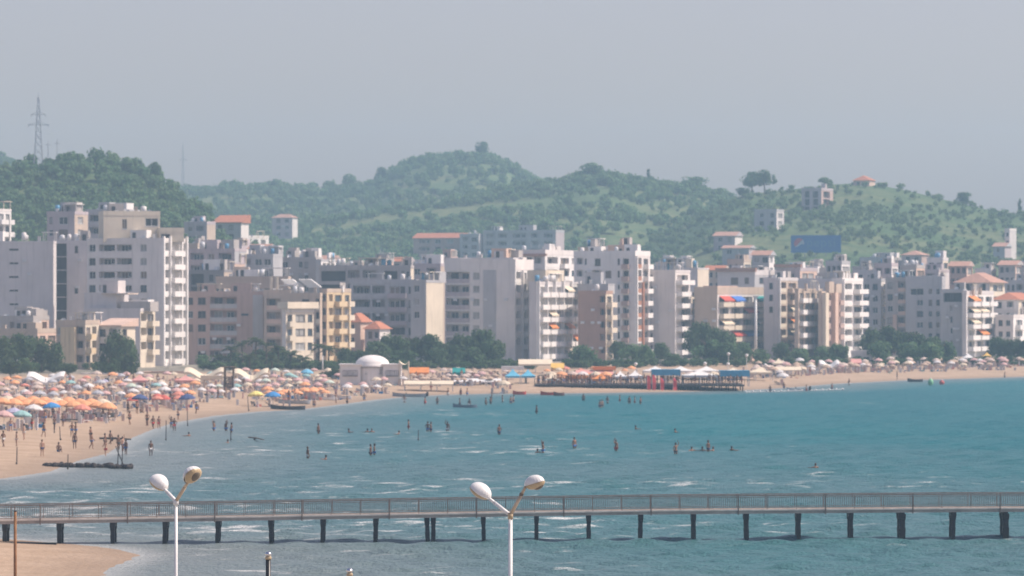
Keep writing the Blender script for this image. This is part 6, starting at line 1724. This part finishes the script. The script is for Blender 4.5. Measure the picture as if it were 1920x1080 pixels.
for px in PILES:
    p = pier_pt(px) - O; w = .125 if px not in (1692, 1886) else .19; lean = gk.uniform(-.05, .05)
    for y0 in (.3, DW - .3):
        mb = MB(); z1 = p.z - .3; z0 = -1.8
        pts = [(z1, w * 1.25), (z1 - .32, w * 1.2), (z1 - .42, w), (z1 * .5, w * .98), (z1 * .42, w * 1.12), (.1, w * 1.0), (z0, w * 1.1)]
        for (za, wa), (zb, wb) in zip(pts, pts[1:]):
            xa, xb = lean * (1 - za / max(z1, .1)), lean * (1 - zb / max(z1, .1))
            for (s0, s1) in (((-1, -1), (1, -1)), ((1, -1), (1, 1)), ((1, 1), (-1, 1)), ((-1, 1), (-1, -1))):
                mb.quad((xa + s0[0] * wa, s0[1] * wa, za), (xa + s1[0] * wa, s1[1] * wa, za), (xb + s1[0] * wb, s1[1] * wb, zb), (xb + s0[0] * wb, s0[1] * wb, zb))
        pl = ob("pile", mb.mesh("pile", m_pile), pr, (p.x, p.y + y0, 0))
    ob("cross_beam", MB().box(-.16, .16, .1, DW - .1, -.3, -.02).mesh("cross_beam", m_pile), pr, (p.x, p.y, p.z - .18))

# ------------------------------------------------------------------ lamp posts in front
m_lw = plain("lamp_white_enamel", (0.74, 0.73, 0.70), .35, .06, 4.0, .5, .15); m_lo = plain("lamp_bowl_yellowed", (0.48, 0.37, 0.22), .3, .15, 6.0, .5); m_ll = plain("lamp_lens_dirty", (0.15, 0.125, 0.09), .25, .3, 8.0, .5)


def lamp_head(parent, c, direc, tilt, L=.62, B=.50, Hh=.36):
    """cobra head: white shell above, yellowed bowl and dark lens below; local x points outward"""
    n = 20; m = 8

    def half(sgn, hgt, sc=1.0, x0=0.0, mat=m_lw, nm="shell"):
        mb = MB()
        for j in range(m):
            for i in range(n):
                def pt(i_, j_):
                    a = 2 * math.pi * i_ / n; e = math.pi / 2 * j_ / m
                    r = math.cos(e); x = math.cos(a) * r; y = math.sin(a) * r * (1 - .28 * (1 - (x + 1) / 2) ** 1.5)
                    return (x0 + x * L / 2 * sc, y * B / 2 * sc, sgn * math.sin(e) * hgt)
                mb.quad(pt(i, j), pt(i + 1, j), pt(i + 1, j + 1), pt(i, j + 1))
        return mb.mesh(nm, mat, True)
    az = math.atan2(direc[1], direc[0])
    h = ob("lamp_head", half(1, Hh * .62), parent, c, rot=(0, -tilt, az))
    bowl = ob("bowl", half(-1, Hh * .42, .96, .02, m_lo, "bowl"), h, (0, 0, -.012))
    ob("lens", half(-1, Hh * .44, .66, .07, m_ll, "lens"), h, (0, 0, -.035))
    ob("seam", MB().lathe([(1.0, -.008), (1.02, 0), (1.0, .008)], 20, sx=L / 2, sy=B / 2 * .86).mesh("seam", m_lw), h)
    return h


def lamp_post(label, px, yj, Y, heads, pr_=.055):
    J = P(px, yj, Y); t = ob("street_lamp", None, None, (J.x, Y, 2.3)); tag(t, label, "street lamp", "double-headed lamp posts in front of the pier")
    zj = J.z - 2.3
    ob("pole", MB().tube((0, 0, 0), (0, 0, zj * .35), .11, .09, 14).tube((0, 0, zj * .35), (0, 0, zj - .02), pr_ * 1.15, pr_, 14).mesh("pole", m_lw, True), t)
    ob("base_plate", MB().box(-.25, .25, -.25, .25, -.02, .06).mesh("base_plate", m_metal), t)
    ob("junction", MB().tube((0, 0, zj - .10), (0, 0, zj + .06), .075, .07, 12).mesh("junction", m_lo if px > 600 else m_lw, True), t)
    for (hx, hy, hz, tilt, sleeve, L, B) in heads:
        hd = Vector((hx, hy, 0)).normalized(); base = Vector((0, 0, zj)); c = base + Vector((hx, hy, hz))
        neck = c - hd * (L * .42 * math.cos(tilt)) - Vector((0, 0, L * .42 * math.sin(tilt)))
        ob("arm", MB().tube(base, base.lerp(neck, .72), .05, .048, 12).tube(base.lerp(neck, .70), neck, .042, .04, 12).mesh("arm", m_lw if hx < 0 else m_armo, True), t)
        if sleeve: ob("sleeve", MB().tube(base.lerp(neck, .68), base.lerp(neck, .74), .058, .058, 12).mesh("sleeve", m_ll), t)
        lamp_head(t, c, (hx, hy), tilt, L, B)


m_armo = plain("lamp_arm_weathered", (0.56, 0.44, 0.30), .5, .2, 5.0, .4)
lamp_post("white double-headed lamp post at the left before the pier", 330, 940, 114, [(-.49, .55, .46, R(34), 0, .60, .56), (.47, -.55, .71, R(44), 0, .58, .56)], .042)
lamp_post("white double-headed lamp post in the middle before the pier", 957, 966, 114, [(-.79, .60, .60, R(32), 0, .68, .60), (.64, -.22, .86, R(16), 1, .58, .38)])
# short black posts with chrome caps, and the rusty pole
m_blk = plain("black_post_paint", (0.012, 0.011, 0.011), .4, .2, 3.0, .5); m_chr = plain("chrome_cap", (0.75, 0.74, 0.72), .18, .05, 3.0, .5, 0, 1.0)
for px, yt, lb in ((503, 1034, "black post with a shiny cap rising at the bottom left of centre"), (655.5, 1065, "black post whose shiny cap just shows at the bottom edge")):
    Y = 150.0; p = P(px, yt, Y); h = p.z - 2.3; t = ob("bollard_lamp", None, None, (p.x, Y, 2.3)); tag(t, lb, "post", "black posts with shiny caps")
    ob("shaft", MB().tube((0, 0, -.02), (0, 0, h - .28), .092, .092, 14).mesh("shaft", m_blk, True), t)
    ob("collar", MB().lathe([(.06, h - .29), (.115, h - .27), (.115, h - .20), (.08, h - .16), (.08, h - .14)], 14).mesh("collar", m_lo, True), t)
    ob("cap", MB().lathe([(.08, h - .15), (.125, h - .12), (.12, h - .07), (.08, h - .02), (0, h)], 14).mesh("cap", m_chr, True), t)
p = P(28.5, 959, 215.0); z = gz(p.x, 215.0)
t = ob("rusty_pole", None, None, (p.x, 215.0, z)); tag(t, "thin rust brown pole at the lower left on the near sand", "pole")
m_rust = plain("rust_brown", (0.27, 0.135, 0.06), .75, .3, 3.0, .2)
ob("shaft", MB().tube((0, 0, -.6), (0, 0, p.z - z), .085, .075, 10).mesh("shaft", m_rust, True), t); ob("top_cap", MB().tube((0, 0, p.z - z), (0, 0, p.z - z + .04), .09, .09, 10).mesh("top_cap", m_wood_d), t)

a, b_ = pier_pt(-200) - O, pier_pt(112) - O
ob("sill_wall", MB().box(a.x, b_.x, -.9, -.4, -1.0, .22).mesh("sill_wall", m_pile), pr, (0, a.y - .3, 0))

# ------------------------------------------------------------------ haze: the hot damp air of the bay
mh = bpy.data.materials.new("haze_air"); mh.use_nodes = True
nt = mh.node_tree; nt.nodes.clear()
out = nt.nodes.new("ShaderNodeOutputMaterial")
pv = nt.nodes.new("ShaderNodeVolumePrincipled")
pv.inputs["Color"].default_value = (0.54, 0.80, 1.0, 1)
pv.inputs["Density"].default_value = 0.00025
pv.inputs["Anisotropy"].default_value = 0.2
nt.links.new(pv.outputs[0], out.inputs["Volume"])
mb = MB(); mb.box(-1650, 1650, -70, 3350, -3.2, 150)
hz = ob("haze", mb.mesh("haze", mh)); tag(hz, "pale summer haze over the bay", kind="stuff")
